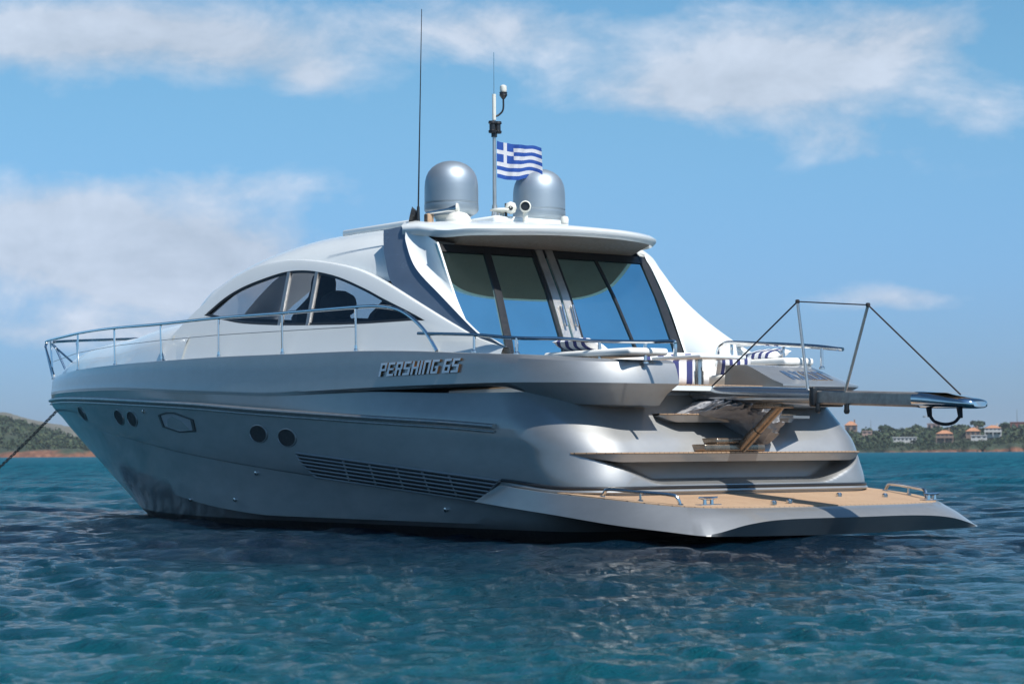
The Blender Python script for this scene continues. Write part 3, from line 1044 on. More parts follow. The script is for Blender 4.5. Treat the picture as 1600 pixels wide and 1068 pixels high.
# transom ledges with teak treads
def ledge(z0, z1, depth, ymax_p, ymax_s, taper, name, xback, xs=None):
    n = 60
    ys = np.linspace(ymax_p, -ymax_s, n)
    zc = (z0 + z1) / 2
    xs_, hb, a, b_ = float(st_xs(zc)), float(st_hb(zc)), float(st_a(zc)), float(st_b(zc))
    px, py = plan(16, 2.4, 2, xs_, hb, a, b_, nc=60)
    kk = 84 - 1
    outer = []
    for y in ys:
        ay = abs(y)
        x = float(np.interp(ay, py[kk:][::-1], px[kk:][::-1])) if xs is None else xs
        lim = ymax_p if y > 0 else ymax_s
        tp = min(1.0, max(0.0, (lim - ay) / taper)) ** 0.7
        d = depth * tp
        outer.append((x - d, y, tp))
    rows = []
    top = [(x, y, z1) for x, y, t in outer]
    bot = [(x + 0.03, y, z1 - (z1 - z0) * max(0.06, min(1, t * 1.3))) for x, y, t in outer]
    backt = [(max(xback, x + 0.3), y * 0.97, z1) for x, y, t in outer]
    backb = [(max(xback, x + 0.3), y * 0.97, bb[2]) for (x, y, t), bb in zip(outer, bot)]
    b = MB().grid([backt, top, bot, backb])
    o = b.build(name, M['hull'], yacht, angle=20)
    tk = MB()
    t1 = [(x - 0.004, y, z1 + 0.004) for x, y, t in outer]; t2 = [(x - 0.004, y, z1 + 0.018) for x, y, t in outer]
    t3 = [(p[0], p[1], z1 + 0.018) for p in backt]
    tk.grid([t1, t2, t3])
    tk.build('teak_tread', M['teak'], o, smooth=False)
    return o


ledge(0.865, 0.955, 0.15, 2.24, 2.08, 0.55, 'transom_step', 2.4)
ledge(1.315, 1.395, 0.16, 1.00, 1.15, 0.25, 'transom_step', 2.5, xs=2.06)

# cockpit sole and inner moulding behind the stern gate
b = MB()
px_, py_ = plan(16, 1.95, 2, 1.99, 1.95, 0.5, 0.5)
o_ = [(x, y) for x, y in zip(px_, py_) if x < 4.9][::3]
o_ = [(4.9, 1.95)] + o_ + [(x, -y) for x, y in o_[::-1]] + [(4.9, -1.95)]
b.prism(o_, lambda u, v, k: (u, v, 1.735 - 0.055 * k))
sole = b.build('cockpit_sole', M['white'], yacht)
px_, py_ = plan(16, 2.2, 2, 2.36, 2.20, 0.9, 0.6)
o_ = [(x, y) for x, y in zip(px_, py_) if x < 4.9][::3]
o_ = [(4.9, 2.2)] + o_ + [(x, -y) for x, y in o_[::-1]] + [(4.9, -2.2)]
MB().prism(o_, lambda u, v, k: (u, v, 1.675 - 0.06 * k)).build('transom_top', M['hull'], yacht)
MB().box((2.0, -1.9, 1.739), (4.85, 1.9, 1.752)).build('teak_deck', M['teak'], sole, smooth=False)

# ------------------------------------------------------------------ deck and house
deck = MB()
rows = []
crown = pchip([11.2, 12, 14, 16, 17.5, 18.5, 19.0, 19.6, 20.3], [2.98, 2.98, 2.97, 2.93, 2.86, 2.75, 2.65, 2.47, 2.36])
for x in np.linspace(20.35, 11.2, 60):
    hb = 2.5 * max(0.0, 1 - ((x - 9) / 11.5) ** 2) ** 0.95 - 0.10
    hb = max(hb, 0.02)
    z0 = float(zS(x)) - 0.015
    zc = float(crown(x))
    bx_ = float(1 - sstep(x, 11.8, 15.5))
    yt = hb * (0.93 + 0.055 * bx_)
    r = [(x, hb, z0)]
    for s in np.linspace(1, 0, 26):
        yy = yt * s
        prof = (1 - s ** (3.4 + 5.5 * bx_)) ** 0.8
        step = 0.055 * sstep(s, 0.99, 0.955)
        r.append((x, yy, z0 + step * min(1, (zc - z0) * 4) + (zc - z0 - step * min(1, (zc - z0) * 4)) * prof))
    rows.append(r + [(p[0], -p[1], p[2]) for p in r[::-1][1:]])
deck.grid(rows)
# side decks and cabin floor
rows = []
for x in np.linspace(11.9, 4.9, 12):
    rows.append([(x, y, float(zS(x)) - 0.14) for y in (2.22, 1.2, 0, -1.2, -2.22)])
deck.grid(rows)
deck = deck.build('foredeck', M['white'], yacht, angle=28)
MB().lathe([(0.0, 0.05), (0.055, 0.045), (0.075, 0.01), (0.075, -0.02)], (11.72, 2.09, 2.66), 20, 0, (0, 1, .35)).build('deck_light', M['offwhite'], deck)

ysd = lambda z: 2.2 - 0.38 * (z - 2.5)
ridge = [(12.02, 2.58), (11.73, 2.75), (11.39, 2.99), (10.99, 3.21), (10.53, 3.44), (10.02, 3.57), (9.58, 3.61), (9.02, 3.615), (8.49, 3.57), (7.77, 3.47),
         (7.05, 3.33), (6.31, 3.11), (5.41, 2.80), (4.56, 2.51), (3.93, 2.31), (3.28, 2.15)]
wintop = [(11.0, 2.985), (10.56, 3.21), (10.09, 3.35), (9.44, 3.45), (9.00, 3.488), (8.60, 3.48), (8.15, 3.43), (7.51, 3.31), (6.77, 3.11), (6.22, 2.94), (5.51, 2.73), (5.10, 2.60)]
winbot = [(5.45, 2.615), (6.64, 2.635), (7.93, 2.685), (8.80, 2.73), (9.73, 2.80), (10.33, 2.88)]
ridge_d = [tuple(p) for p in catmull([(x, z, 0) for x, z in ridge], 5)]
ridge_d = [(p[0], p[1]) for p in ridge_d]
wt = [(p[0], p[1]) for p in catmull([(x, z, 0) for x, z in wintop], 5)]
wb = [(p[0], p[1]) for p in catmull([(x, z, 0) for x, z in [wintop[-1]] + winbot + [wintop[0]]], 4)]
win_loop = wt + wb[1:-1]


def cdt_panel(outer, holes, yfun, step=0.3):
    """plane panel in (x, z) with holes, triangulated with inner points"""
    pts = []; edges = []
    for loop in [outer] + holes:
        k = len(pts); n = len(loop)
        pts += [Vector(p) for p in loop]
        edges += [(k + i, k + (i + 1) % n) for i in range(n)]
    res = geometry.delaunay_2d_cdt(pts, edges, [], 0, 1e-5)
    vs, fs = res[0], res[2]

    def inside(p, loop):
        c = False; n = len(loop)
        for i in range(n):
            (x1, y1), (x2, y2) = loop[i], loop[(i + 1) % n]
            if (y1 > p[1]) != (y2 > p[1]) and p[0] < (x2 - x1) * (p[1] - y1) / (y2 - y1) + x1: c = not c
        return c
    keep = []
    for f in fs:
        c = sum((vs[i] for i in f), Vector((0, 0))) / len(f)
        if inside(c, outer) and not any(inside(c, h) for h in holes): keep.append(f)
    return [(v.x, yfun(v.x, v.y), v.y) for v in vs], keep


RIDGE = list(ridge_d)


def build_house():
    b = MB()
    for s in (1, -1):
        ridge_d = [(x, z - (0.0 if s > 0 else 0.11 * float(1 - sstep(x, 5.6, 6.8)))) for x, z in RIDGE]
        outer = ridge_d + [(3.28, 1.98), (11.55, 2.2)]
        vs, fs = cdt_panel(outer, [win_loop], lambda x, z: s * ysd(z))
        b.add(vs, fs, 0)
        # window reveal
        b.grid([[(x, s * ysd(z), z) for x, z in win_loop], [(x, s * (ysd(z) - 0.05), z) for x, z in win_loop]], 0, cu=True)
        # rolled ridge over the arch, then down to the coach roof behind it
        R0 = [(x, s * ysd(z), z) for x, z in ridge_d]
        R1 = [(x, s * (ysd(z) - 0.02), z + 0.035) for x, z in ridge_d]
        R2 = [(x, s * (ysd(z) - 0.07), z + 0.05) for x, z in ridge_d]
        R3 = [(x, s * (ysd(z) - 0.12), z + 0.03) for x, z in ridge_d]
        R4 = [(x, s * (ysd(z) - 0.16), z - 0.12) for x, z in ridge_d]
        b.grid([R0, R1, R2, R3, R4], 0)
    return b.build('cabin', M['white'], yacht, angle=40)


cabin = build_house()

for s in (1, -1):
    vs, fs = cdt_panel(win_loop, [], lambda x, z: s * (ysd(z) - 0.03))
    w = MB().add(vs, fs).build('side_window', M['glass'], cabin, smooth=False)
    b = MB()
    ctr = np.array([8.3, 3.0])
    ins = []
    P = np.array(win_loop)
    Tn = np.roll(P, -1, 0) - np.roll(P, 1, 0)
    Tn /= np.linalg.norm(Tn, axis=1)[:, None]
    Nn = np.stack([-Tn[:, 1], Tn[:, 0]], 1)
    if np.dot(Nn[10], ctr - P[10]) < 0: Nn = -Nn
    I = P + Nn * 0.035
    b.grid([[(x, s * (ysd(z) - 0.012), z) for x, z in P], [(x, s * (ysd(z) - 0.012), z) for x, z in I], [(x, s * (ysd(z) - 0.05), z) for x, z in I]], 0, cu=True)
    b.build('window_frame', M['rubber'], w, smooth=False)
    for (xt, zt, xb, zb) in ((8.93, 3.485, 8.71, 2.725), (8.16, 3.43, 7.95, 2.69)):
        mm = MB()
        mm.add([(xt + .04, s * (ysd(zt) - .004), zt), (xt - .04, s * (ysd(zt) - .004), zt), (xb - .04, s * (ysd(zb) - .004), zb), (xb + .04, s * (ysd(zb) - .004), zb),
                (xt + .04, s * (ysd(zt) - .045), zt), (xt - .04, s * (ysd(zt) - .045), zt), (xb - .04, s * (ysd(zb) - .045), zb), (xb + .04, s * (ysd(zb) - .045), zb)],
               [(0, 1, 2, 3), (4, 5, 6, 7), (0, 1, 5, 4), (1, 2, 6, 5), (2, 3, 7, 6), (3, 0, 4, 7)])
        mm.build('window_mullion', M['dull_steel'], w, smooth=False)

# ------------------------------------------------------------------ hardtop
zT = pchip([4.6, 5.1, 6, 7, 8, 9, 10, 10.8, 11.5, 12.2, 13.0], [3.87, 3.93, 4.0, 4.04, 4.07, 4.06, 3.98, 3.86, 3.68, 3.42, 3.05])
rg = pchip(sorted([p[0] for p in ridge]), [z for x, z in sorted(ridge)])


def build_hardtop():
    b = MB()
    rows = []
    xs = np.linspace(6.15, 13.0, 60)
    for x in xs:
        zt = float(zT(x))
        ze = max(min(float(rg(max(x, 6.9))) - 0.10, zt - 0.15), 2.5)
        y0 = ysd(max(ze, 2.6)) - 0.15
        y0 = y0 if x < 11.4 else y0 * (1 - 0.25 * ((x - 11.4) / 1.6))
        r = []
        for s in np.linspace(0, 1, 24):
            th = s * math.pi / 2
            yy = y0 * math.cos(th) ** (2 / 3.6)
            hgt = (zt - ze)
            lean = 0.16 * (math.sin(th) ** (2 / 2.4)) if s < 1 else 0.16
            zz = ze + hgt * math.sin(th) ** (2 / 2.4)
            r.append((x, max(0, yy - lean * math.cos(th)), zz))
        rows.append(r + [(p[0], -p[1], p[2]) for p in r[::-1][1:]])
    b.grid(rows[:43], 0)
    o = b.build('hardtop', M['white'], yacht, angle=50)
    k = 9
    b = MB().grid([r[:k] for r in rows[42:]]).grid([r[-k:] for r in rows[42:]])
    b.grid([r[22:25] for r in rows[42:]])
    b.build('windscreen_pillar', M['white'], o, angle=50)
    b = MB().grid([[(p[0], p[1], p[2] - 0.02) for p in r[k - 1:-k + 1]] for r in rows[42:]])
    b.build('windscreen', M['glass'], o, angle=50)
    return o


hardtop = build_hardtop()


def aft_edge(y):
    """plan of the visor's trailing edge"""
    ay = abs(y)
    return 4.80 + 0.30 * (ay / 1.6) ** 2.2 if ay < 1.6 else 5.10 + 0.0 * ay


# visor: aft part of the roof with a rounded lip and a shaded soffit
def build_visor():
    b = MB()
    n = 61
    top, lip1, lip2, lip3, sof, dtop, fwd = [], [], [], [], [], [], []
    for i, t in enumerate(np.linspace(-1, 1, n)):
        th = t * math.pi / 2
        # superellipse plan from port root round the trailing edge to starboard root
        y = 1.69 * math.copysign(abs(math.sin(th)) ** (2 / 2.6), t)
        x = 6.30 - 1.82 * abs(math.cos(th)) ** (2 / 3.6)
        ay = abs(y)
        ze = 3.80 + 0.05 * sstep(x, 4.5, 5.2) + 0.05 * sstep(x, 5.2, 6.2) - 0.075 * (ay / 1.69) ** 2.6 * (1 - 0.8 * sstep(x, 5.3, 6.2))
        top.append((x + 0.06, y * 0.985, ze + 0.02))
        lip1.append((x, y, ze - 0.02)); lip2.append((x + 0.005, y, ze - 0.06)); lip3.append((x + 0.05, y * 0.985, ze - 0.105))
        zf = 4.0 - 0.05 * (ay / 1.69) ** 2
        fwd.append((max(6.25, x + 0.2), y * 0.88, zf))
        sof.append((x + 0.08, y * 0.965, ze - 0.085))
        dtop.append((max(5.49, min(x + 0.1, 5.9)), y * (1.0 - 0.16 * sstep(x, 4.9, 5.4)), 3.60 + 0.10 * sstep(x, 5.2, 6.0)))
    midr = [tuple(np.array(a) * 0.5 + np.array(f) * 0.5 + np.array([0, 0, 0.035])) for a, f in zip(top, fwd)]
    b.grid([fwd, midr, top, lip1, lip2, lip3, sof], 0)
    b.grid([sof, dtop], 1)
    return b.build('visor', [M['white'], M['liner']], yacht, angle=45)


visor = build_visor()

dx = lambda z: np.interp(z, [1.7, 2.35, 3.0, 3.6, 4], [4.60, 4.82, 5.12, 5.47, 5.7])

# wings: slate stripe, white rim and the funnel-shaped return down to the glass bulkhead
SL = [(6.84, 3.89), (6.73, 3.70), (6.58, 3.50), (6.20, 3.13), (5.52, 2.845), (4.66, 2.56), (4.06, 2.37), (3.6, 2.25)]
SR = [(6.27, 3.91), (6.24, 3.79), (6.15, 3.65), (5.73, 3.29), (4.94, 2.88), (3.94, 2.385), (3.62, 2.30), (3.3, 2.19)]
AE = [(5.47, 1.73, 3.62), (5.43, 1.73, 3.55), (5.36, 1.73, 3.42), (5.20, 1.74, 3.14), (5.03, 1.73, 2.82), (4.87, 1.64, 2.46), (4.78, 1.46, 2.25), (4.72, 1.35, 2.1)]
SLS = [(6.75, 3.88), (6.63, 3.70), (6.48, 3.50), (6.11, 3.11), (5.75, 2.83), (5.2, 2.50), (4.5, 2.2), (3.9, 2.05)]
SRS = [(6.20, 3.91), (5.75, 3.76), (5.48, 3.60), (5.36, 3.40), (5.10, 3.02), (4.64, 2.62), (4.02, 2.24), (3.6, 2.12)]
AES = [(5.47, 1.70, 3.62), (5.44, 1.71, 3.55), (5.36, 1.74, 3.42), (5.20, 1.765, 3.14), (5.03, 1.785, 2.82), (4.87, 1.80, 2.46), (4.78, 1.81, 2.25), (4.72, 1.82, 2.1)]
for s in (1, -1):
    n = 8
    sl_ = catmull([(x, ysd(z) - .045, z) for x, z in (SL if s > 0 else SLS)], n)
    sr_ = catmull([(x, ysd(z) - .045, z) for x, z in (SR if s > 0 else SRS)], n)
    # rim: narrow white moulding just aft of the stripe
    rim0 = sr_
    rim1 = [p + np.array([-0.02, 0.03, 0.012]) for p in sr_]
    rim2 = [p + np.array([-0.06, 0.012, 0.0]) for p in sr_]
    ae_ = catmull(AE if s > 0 else AES, n)
    mids = [[a * (1 - f) + e * f + np.array([0.05 * math.sin(math.pi * f), -0.05 * math.sin(math.pi * f), 0]) for a, e in zip(rim2, ae_)] for f in (0.15, 0.3, 0.45, 0.6, 0.75, 0.9)]
    rows = [rim0, rim1, rim2] + mids + [ae_, [p + np.array([0.0, -0.03, 0]) for p in ae_]]
    rows = [[(p[0], s * p[1], p[2]) for p in r] for r in rows]
    b = MB().grid(rows)
    # backing from the stripe's front edge in to the roof
    w = b.build('side_wing', M['white'], yacht, angle=35)
    midst = [a * 0.5 + c * 0.5 + np.array([0, 0.012, 0]) for a, c in zip(sl_, sr_)]
    st = [[(p[0], s * p[1], p[2]) for p in r] for r in ([p + np.array([0.0, -0.10, 0]) for p in sl_], sl_, midst, sr_)]
    MB().grid(st).build('stripe_panel', M['slate'], w, angle=40)

# ------------------------------------------------------------------ glass bulkhead and doors
def on_door(y, z, off=0.0):
    return (float(dx(z)) - off + 0.03 * (y / 1.7) ** 2, y, z)


b = MB()
zs = np.linspace(1.75, 3.6, 14)
ae_p = pchip([1.75, 2.1, 2.25, 2.46, 2.82, 3.6], [1.30, 1.35, 1.46, 1.64, 1.73, 1.73])
ae_s = pchip([1.75, 2.3, 2.72, 3.25, 3.6], [1.82, 1.81, 1.79, 1.76, 1.70])
b.grid([[on_door(y, z) for y in np.linspace(float(ae_p(z)) + .01, -float(ae_s(z)) - .01, 30)] for z in zs])
glass = b.build('glass_bulkhead', M['mirror'], yacht, angle=60)


def door_strip(name, mat, yt, yb, wt_, wb_, off, parent, z0=1.76, z1=3.6, th=0.02, yz=None):
    b = MB()
    rows = [[], [], [], []]
    for z in np.linspace(z0, z1, 20):
        f = (z - z0) / (z1 - z0)
        yc = yb + (yt - yb) * f if yz is None else yz(z)
        w = (wb_ + (wt_ - wb_) * f) / 2
        rows[0].append(on_door(yc + w, z, -0.01)); rows[1].append(on_door(yc + w, z, off)); rows[2].append(on_door(yc - w, z, off)); rows[3].append(on_door(yc - w, z, -0.01))
    b.grid(rows)
    return b.build(name, mat, parent, smooth=True, angle=30)


door_strip('frame_post', M['rubber'], 0.98, 1.15, 0.10, 0.12, 0.02, glass)
for yt, yb in ((0.145, 0.165), (-0.02, 0.0)):
    door_strip('door_stile', M['dull_steel'], yt, yb, 0.115, 0.135, 0.03, glass)
door_strip('door_seal', M['rubber'], 0.24, 0.26, 0.05, 0.04, 0.022, glass)
door_strip('door_seal', M['rubber'], -0.10, -0.09, 0.04, 0.04, 0.022, glass)
door_strip('frame_post', M['rubber'], -0.77, -1.03, 0.035, 0.035, 0.02, glass)
door_strip('frame_post', M['rubber'], -1.63, -1.72, 0.12, 0.16, 0.02, glass)
b = MB()
b.grid([[on_door(y, z, 0.015) for y in np.linspace(1.72, -1.70, 20)] for z in (3.50, 3.60)])
b.build('head_frame', M['rubber'], glass)
for yh in (0.15, -0.02):
    p0, p1 = on_door(yh - 0.02, 2.86, 0.085), on_door(yh, 2.58, 0.085)
    b = MB().tube([on_door(yh - .02, 2.84, 0.02), (p0[0], p0[1], 2.84)], 0.012, 8).tube([on_door(yh, 2.60, 0.02), (p1[0], p1[1], 2.60)], 0.012, 8).tube([p0, p1], 0.017, 10)
    b.build('door_handle', M['steel'], glass)

# ------------------------------------------------------------------ cabin interior seen through the tinted side glass
inner = empty('cabin_interior'); inner.parent = yacht


def seat(name, x, y, z, w, d, h, parent, head=False):
    b = MB()
    b.box((x - d / 2, y - w / 2, z), (x + d / 2, y + w / 2, z + 0.35), bev=0.06)
    prof = [(0.02, 0.3), (0.0, 0.55), (-0.05, h * 0.8), (-0.07, h * 0.93), (-0.08, h)]
    for k in range(len(prof) - 1):
        pass
    rows = []
    for f in np.linspace(0, 1, 12):
        zz = z + 0.2 + (h - 0.2) * f
        ww = w / 2 * (1.0 if f < 0.45 else (1 - 0.62 * sstep(f, 0.45, 0.8))) * (1 if f < 0.92 else 0.85)
        xx = x - d / 2 + 0.05 - 0.12 * f
        th = 0.09 * (1 - 0.4 * f)
        rows.append([(xx + th * c, y + ww * s_, zz) for c, s_ in ((1, -1), (1, 1), (-1, 1), (-1, -1))])
    b.grid(rows, cu=True)
    b.add(rows[-1], [(0, 1, 2, 3)])
    return b.build(name, M['interior'], parent, angle=40)


seat('helm_seat', 10.0, 0.82, 2.2, 0.92, 0.6, 1.32, inner)
seat('helm_seat', 10.0, -0.45, 2.2, 0.92, 0.6, 1.32, inner)
b = MB()
b.box((10.75, -1.7, 2.18), (11.5, 1.75, 2.92), bev=0.12)
b.build('dashboard', M['interior'], inner)
b = MB()
b.box((5.6, 1.1, 2.18), (7.6, 1.85, 2.62), bev=0.08)
b.box((7.7, 0.75, 2.18), (9.1, 1.55, 2.80), bev=0.12)
b.lathe([(0.0, 0.24), (0.13, 0.22), (0.19, 0.1), (0.2, 0.0), (0.19, -0.1), (0.13, -0.22), (0, -0.24)], (8.72, 1.15, 3.04), 20, 0, (1, 0.5, 0))
b.build('saloon_sofa', M['interior'], inner)
MB().box((5.3, -2.0, 2.16), (11.9, 2.0, 2.19)).build('saloon_floor', M['interior'], inner)

# ------------------------------------------------------------------ rails
hbd = lambda x: 2.5 * max(0.0, 1 - max(0, (x - 9) / 11.55) ** 2.0) ** 0.95 if x > 9 else 2.42 + 0.08 * min(1, max(0, (x - 2) / 7))
RT = [(20.62, 0.10, 2.98), (20.66, 0.06, 3.06), (20.4, 0.16, 3.085), (18.57, 0.70, 3.06), (16.27, 1.40, 3.01), (14.15, 1.89, 2.96), (11.93, 2.23, 2.90), (9.92, 2.37, 2.88), (8.16, 2.385, 2.85), (6.37, 2.36, 2.83),
      (5.80, 2.355, 2.805), (5.40, 2.35, 2.74), (5.08, 2.35, 2.61), (4.81, 2.345, 2.43), (4.58, 2.345, 2.20)]
POST = [(19.93, 0.26), (16.80, 1.25), (14.11, 1.89), (11.90, 2.23), (9.92, 2.365), (8.16, 2.375), (6.37, 2.355)]
RT2 = [(4.98, 2.345, 2.43), (3.83, 2.33, 2.36), (3.08, 2.26, 2.29), (2.62, 1.98, 2.27), (2.30, 1.78, 2.235), (1.95, 1.62, 2.215), (1.60, 1.50, 2.20), (1.33, 1.42, 2.195), (1.30, 1.41, 2.16), (1.30, 1.41, 2.03)]
for s in (1, -1):
    top = catmull([(x, s * y, z) for x, y, z in RT], 8)
    guard = MB().tube(top, 0.024, 10)
    # bow pulpit legs, raked
    guard.tube([(20.62, s * 0.10, 2.98), (20.18, s * 0.16, 2.42)], 0.02, 8)
    guard.tube([(20.62, s * 0.10, 2.98), (19.72, s * 0.34, 2.42)], 0.02, 8)
    guard = guard.build('guard_rail', M['chrome'], yacht)
    tx = np.array([p[0] for p in top]); ty = np.array([p[1] for p in top]); tz = np.array([p[2] for p in top])
    for (x, y) in POST:
        k = np.argmin(abs(tx[16:] - x - 0.05)) + 16
        zf = float(zS(x))
        b = MB().tube([(x, s * y, zf - 0.01), (tx[k], ty[k], tz[k])], 0.017, 8)
        b.lathe([(0.032, -0.01), (0.032, 0.02), (0.024, 0.03), (0.022, 0.075), (0.0, 0.08)], (x, s * y, zf), 10)
        b.build('stanchion', M['chrome'], guard)
    b = MB()
    k0 = [(19.93, 0.26, 2.68)] + [(x, y, float(zS(x)) + 0.31) for x, y in POST[1:]]
    b.tube([(x, s * y, z) for x, y, z in k0], 0.005, 6)
    b.build('lifeline', M['dull_steel'], guard)
    if s < 0:
        pass
    # lower rail aft, along the quarter
    if s > 0:
        low = catmull([(x, s * y, z) for x, y, z in RT2], 6)
        posts = [(3.83, 2.33, 2.36, 2.15), (3.08, 2.27, 2.29, 2.10), (2.22, 1.74, 2.23, 1.98), (1.68, 1.52, 2.20, 1.96)]
    else:
        low = catmull([(4.9, -2.3, 2.40), (4.2, -2.2, 2.36), (3.5, -1.98, 2.35), (2.9, -1.86, 2.31), (2.3, -1.78, 2.26), (1.80, -1.70, 2.20)], 6)
        posts = [(3.62, -1.55, 2.34, 2.06), (2.75, -1.62, 2.29, 2.0), (2.08, -1.62, 2.22, 1.97)]
    ar = MB().tube(low, 0.022, 10)
    if s < 0:
        # inner loop of the starboard quarter rail
        ar.tube(catmull([(3.66, -1.35, 2.03), (3.66, -1.35, 2.24), (3.58, -1.37, 2.33), (3.40, -1.42, 2.345), (2.6, -1.6, 2.28), (1.80, -1.70, 2.20)], 6), 0.024, 10)
    ar = ar.build('quarter_rail', M['chrome'], yacht)
    for (x, y, z1, z0) in posts:
        b = MB().tube([(x, y, z0), (x, y, z1)], 0.019, 8)
        b.lathe([(0.036, 0), (0.036, 0.02), (0.022, 0.035)], (x, y, z0), 10)
        b.build('stanchion', M['chrome'], ar)

# ------------------------------------------------------------------ roof equipment
for s in (1, -1):
    c = (6.57, s * 0.73, 4.05)
    b = MB()
    r = 0.357
    prof = [(0.0, 0.785), (0.06, 0.782), (0.13, 0.768), (0.20, 0.738), (0.26, 0.694), (0.305, 0.64), (0.333, 0.58), (0.348, 0.52), (0.355, 0.45), (r, 0.38), (r, 0.24), (r, 0.215), (0.353, 0.210), (0.353, 0.204), (r + .003, 0.20), (r + .003, 0.13), (0.34, 0.095), (0.28, 0.06), (0.22, 0.045)]
    b.lathe(prof, c, 48)
    d = b.build('radome', M['dome'], yacht, angle=50)
    b = MB().lathe([(0.30, 0.075), (0.24, 0.055), (0.21, 0.0), (0.22, -0.12)], c, 32)
    b.build('radome_base', M['offwhite'], d)

b = MB()
b.tube([(6.6, 0, 4.0), (6.6, 0, 4.3)], [0.05, 0.035], 12)
for k in range(3):
    a = k * 2.094
    b.tube([(6.6 + 0.12 * math.cos(a), 0.12 * math.sin(a), 4.02), (6.6, 0, 4.3)], 0.012, 6)
b.tube([(6.6, 0, 4.25), (6.6, 0, 5.62)], [0.026, 0.022], 12)
mast = b.build('light_mast', M['dull_steel'], yacht)
b = MB()
for dy in (-0.045, 0.045):
    b.lathe([(0.0, 0.0), (0.05, 0.0), (0.055, 0.03), (0.04, 0.04), (0.04, 0.12), (0.055, 0.13), (0.05, 0.16), (0, 0.165)], (6.58, dy, 5.27), 14)
b.tube([(6.6, 0, 5.22), (6.6, 0, 5.30)], 0.04, 10)
b.build('navigation_light', M['rubber'], mast)
b = MB()
b.tube([(6.6, 0.0, 5.45), (6.6, 0.0, 5.80)], 0.026, 10)
b.build('antenna_base', M['offwhite'], mast)
b = MB().tube([(6.6, 0, 5.78), (6.6, 0, 6.37)], [0.009, 0.005], 6)
b.build('whip_aerial', M['steel'], mast)
b = MB()
b.tube(catmull([(6.59, -0.02, 5.50), (6.57, -0.07, 5.53), (6.55, -0.115, 5.60), (6.55, -0.12, 5.76)], 5), 0.013, 8)
b.lathe([(0.02, 0), (0.055, 0.05), (0.05, 0.07), (0.055, 0.09)], (6.55, -0.12, 5.74), 14)
b.build('lamp_bracket', M['rubber'], mast)
MB().lathe([(0.04, 0.0), (0.048, 0.03), (0.045, 0.085), (0.02, 0.10), (0, 0.102)], (6.55, -0.12, 5.83), 14).build('masthead_lamp', M['offwhite'], mast)

# tall whip aerial on the port roof edge
b = MB().tube([(6.22, 1.5, 3.88), (6.215, 1.5, 4.15)], [0.028, 0.018], 8).tube([(6.215, 1.5, 4.12), (6.12, 1.5, 6.70)], [0.012, 0.005], 6)
b.build('tall_aerial', M['rubber'], yacht)
# twin trumpet horn
b = MB()
b.tube([(6.15, 1.42, 4.06), (5.95, 1.22, 4.10), (5.86, 1.14, 4.11)], [0.02, 0.025, 0.06], 14)
b.lathe([(0.075, 0), (0.07, 0.02), (0.0, 0.01)], (5.86, 1.14, 4.11), 18, 1, (-0.7, -0.65, 0.05))
b.lathe([(0.0, 0.0), (0.06, 0.02), (0.10, 0.10), (0.11, 0.11)], (6.28, 1.45, 4.03), 18, 2, (0.5, 0.7, 0.2))
b.box((6.10, 1.33, 3.86), (6.2, 1.43, 4.06), 3, 0.02)
b.build('signal_horn', [M['steel'], M['offwhite'], M['rubber'], M['teak']], yacht)
# low domed satellite puck
b = MB().lathe([(0.17, -0.04), (0.17, 0.04), (0.165, 0.055), (0.16, 0.06), (0.15, 0.09), (0.11, 0.13), (0.05, 0.15), (0, 0.152)], (5.72, 1.22, 3.90), 28)
b.build('satellite_puck', M['offwhite'], yacht)
# shallow roof moulding that carries the mast
b = MB().box((5.75, -0.62, 3.90), (7.05, 0.62, 4.055), bev=0.05)
b.build('mast_plinth', M['white'], yacht)
# mushroom aerial
b = MB().lathe([(0.03, 0), (0.03, 0.06), (0.06, 0.075), (0.16, 0.10), (0.155, 0.115), (0.08, 0.13), (0, 0.134)], (5.86, 0.42, 4.03), 24)
b.build('mushroom_aerial', M['offwhite'], yacht)
b = MB().lathe([(0.08, 0), (0.10, 0.04), (0.19, 0.12), (0.19, 0.17), (0, 0.175)], (7.05, 0.28, 4.06), 20)
b.build('deck_vent', M['offwhite'], yacht)
# thermal camera / searchlight
b = MB()
b.tube([(5.62, 0.22, 3.98), (5.62, 0.22, 4.12)], 0.035, 12)
b.lathe([(0.0, -0.09), (0.05, -0.08), (0.075, -0.02), (0.075, 0.06), (0.06, 0.08)], (5.62, 0.22, 4.17), 18, 0, (-0.8, 0.6, 0.0))
b.lathe([(0.0, 0.0), (0.055, 0.001)], (5.572, 0.256, 4.17), 16, 1, (-0.8, 0.6, 0.0))
b.lathe([(0.0, -0.085), (0.06, -0.06), (0.078, 0.0), (0.06, 0.06), (0.0, 0.085)], (5.75, 0.36, 4.16), 18, 0)
b.lathe([(0.0, 0.0), (0.03, 0.001)], (5.69, 0.405, 4.15), 12, 1, (-0.8, 0.6, 0.0))
b.tube([(5.80, 0.40, 3.98), (5.80, 0.40, 4.22)], 0.018, 8, 2)
b.build('searchlight', [M['offwhite'], M['rubber'], M['rubber']], yacht)
b = MB().lathe([(0.05, -0.03), (0.055, 0.02), (0.045, 0.055), (0, 0.07)], (5.1, -0.02, 3.95), 16)
b.build('anchor_light', M['offwhite'], yacht)
# sliding roof rail
for s in (1, -1):
    MB().box((7.0, s * 1.02 - 0.05, 3.99), (8.75, s * 1.02 + 0.05, 4.085), bev=0.03).build('sunroof_rail', M['white'], hardtop)

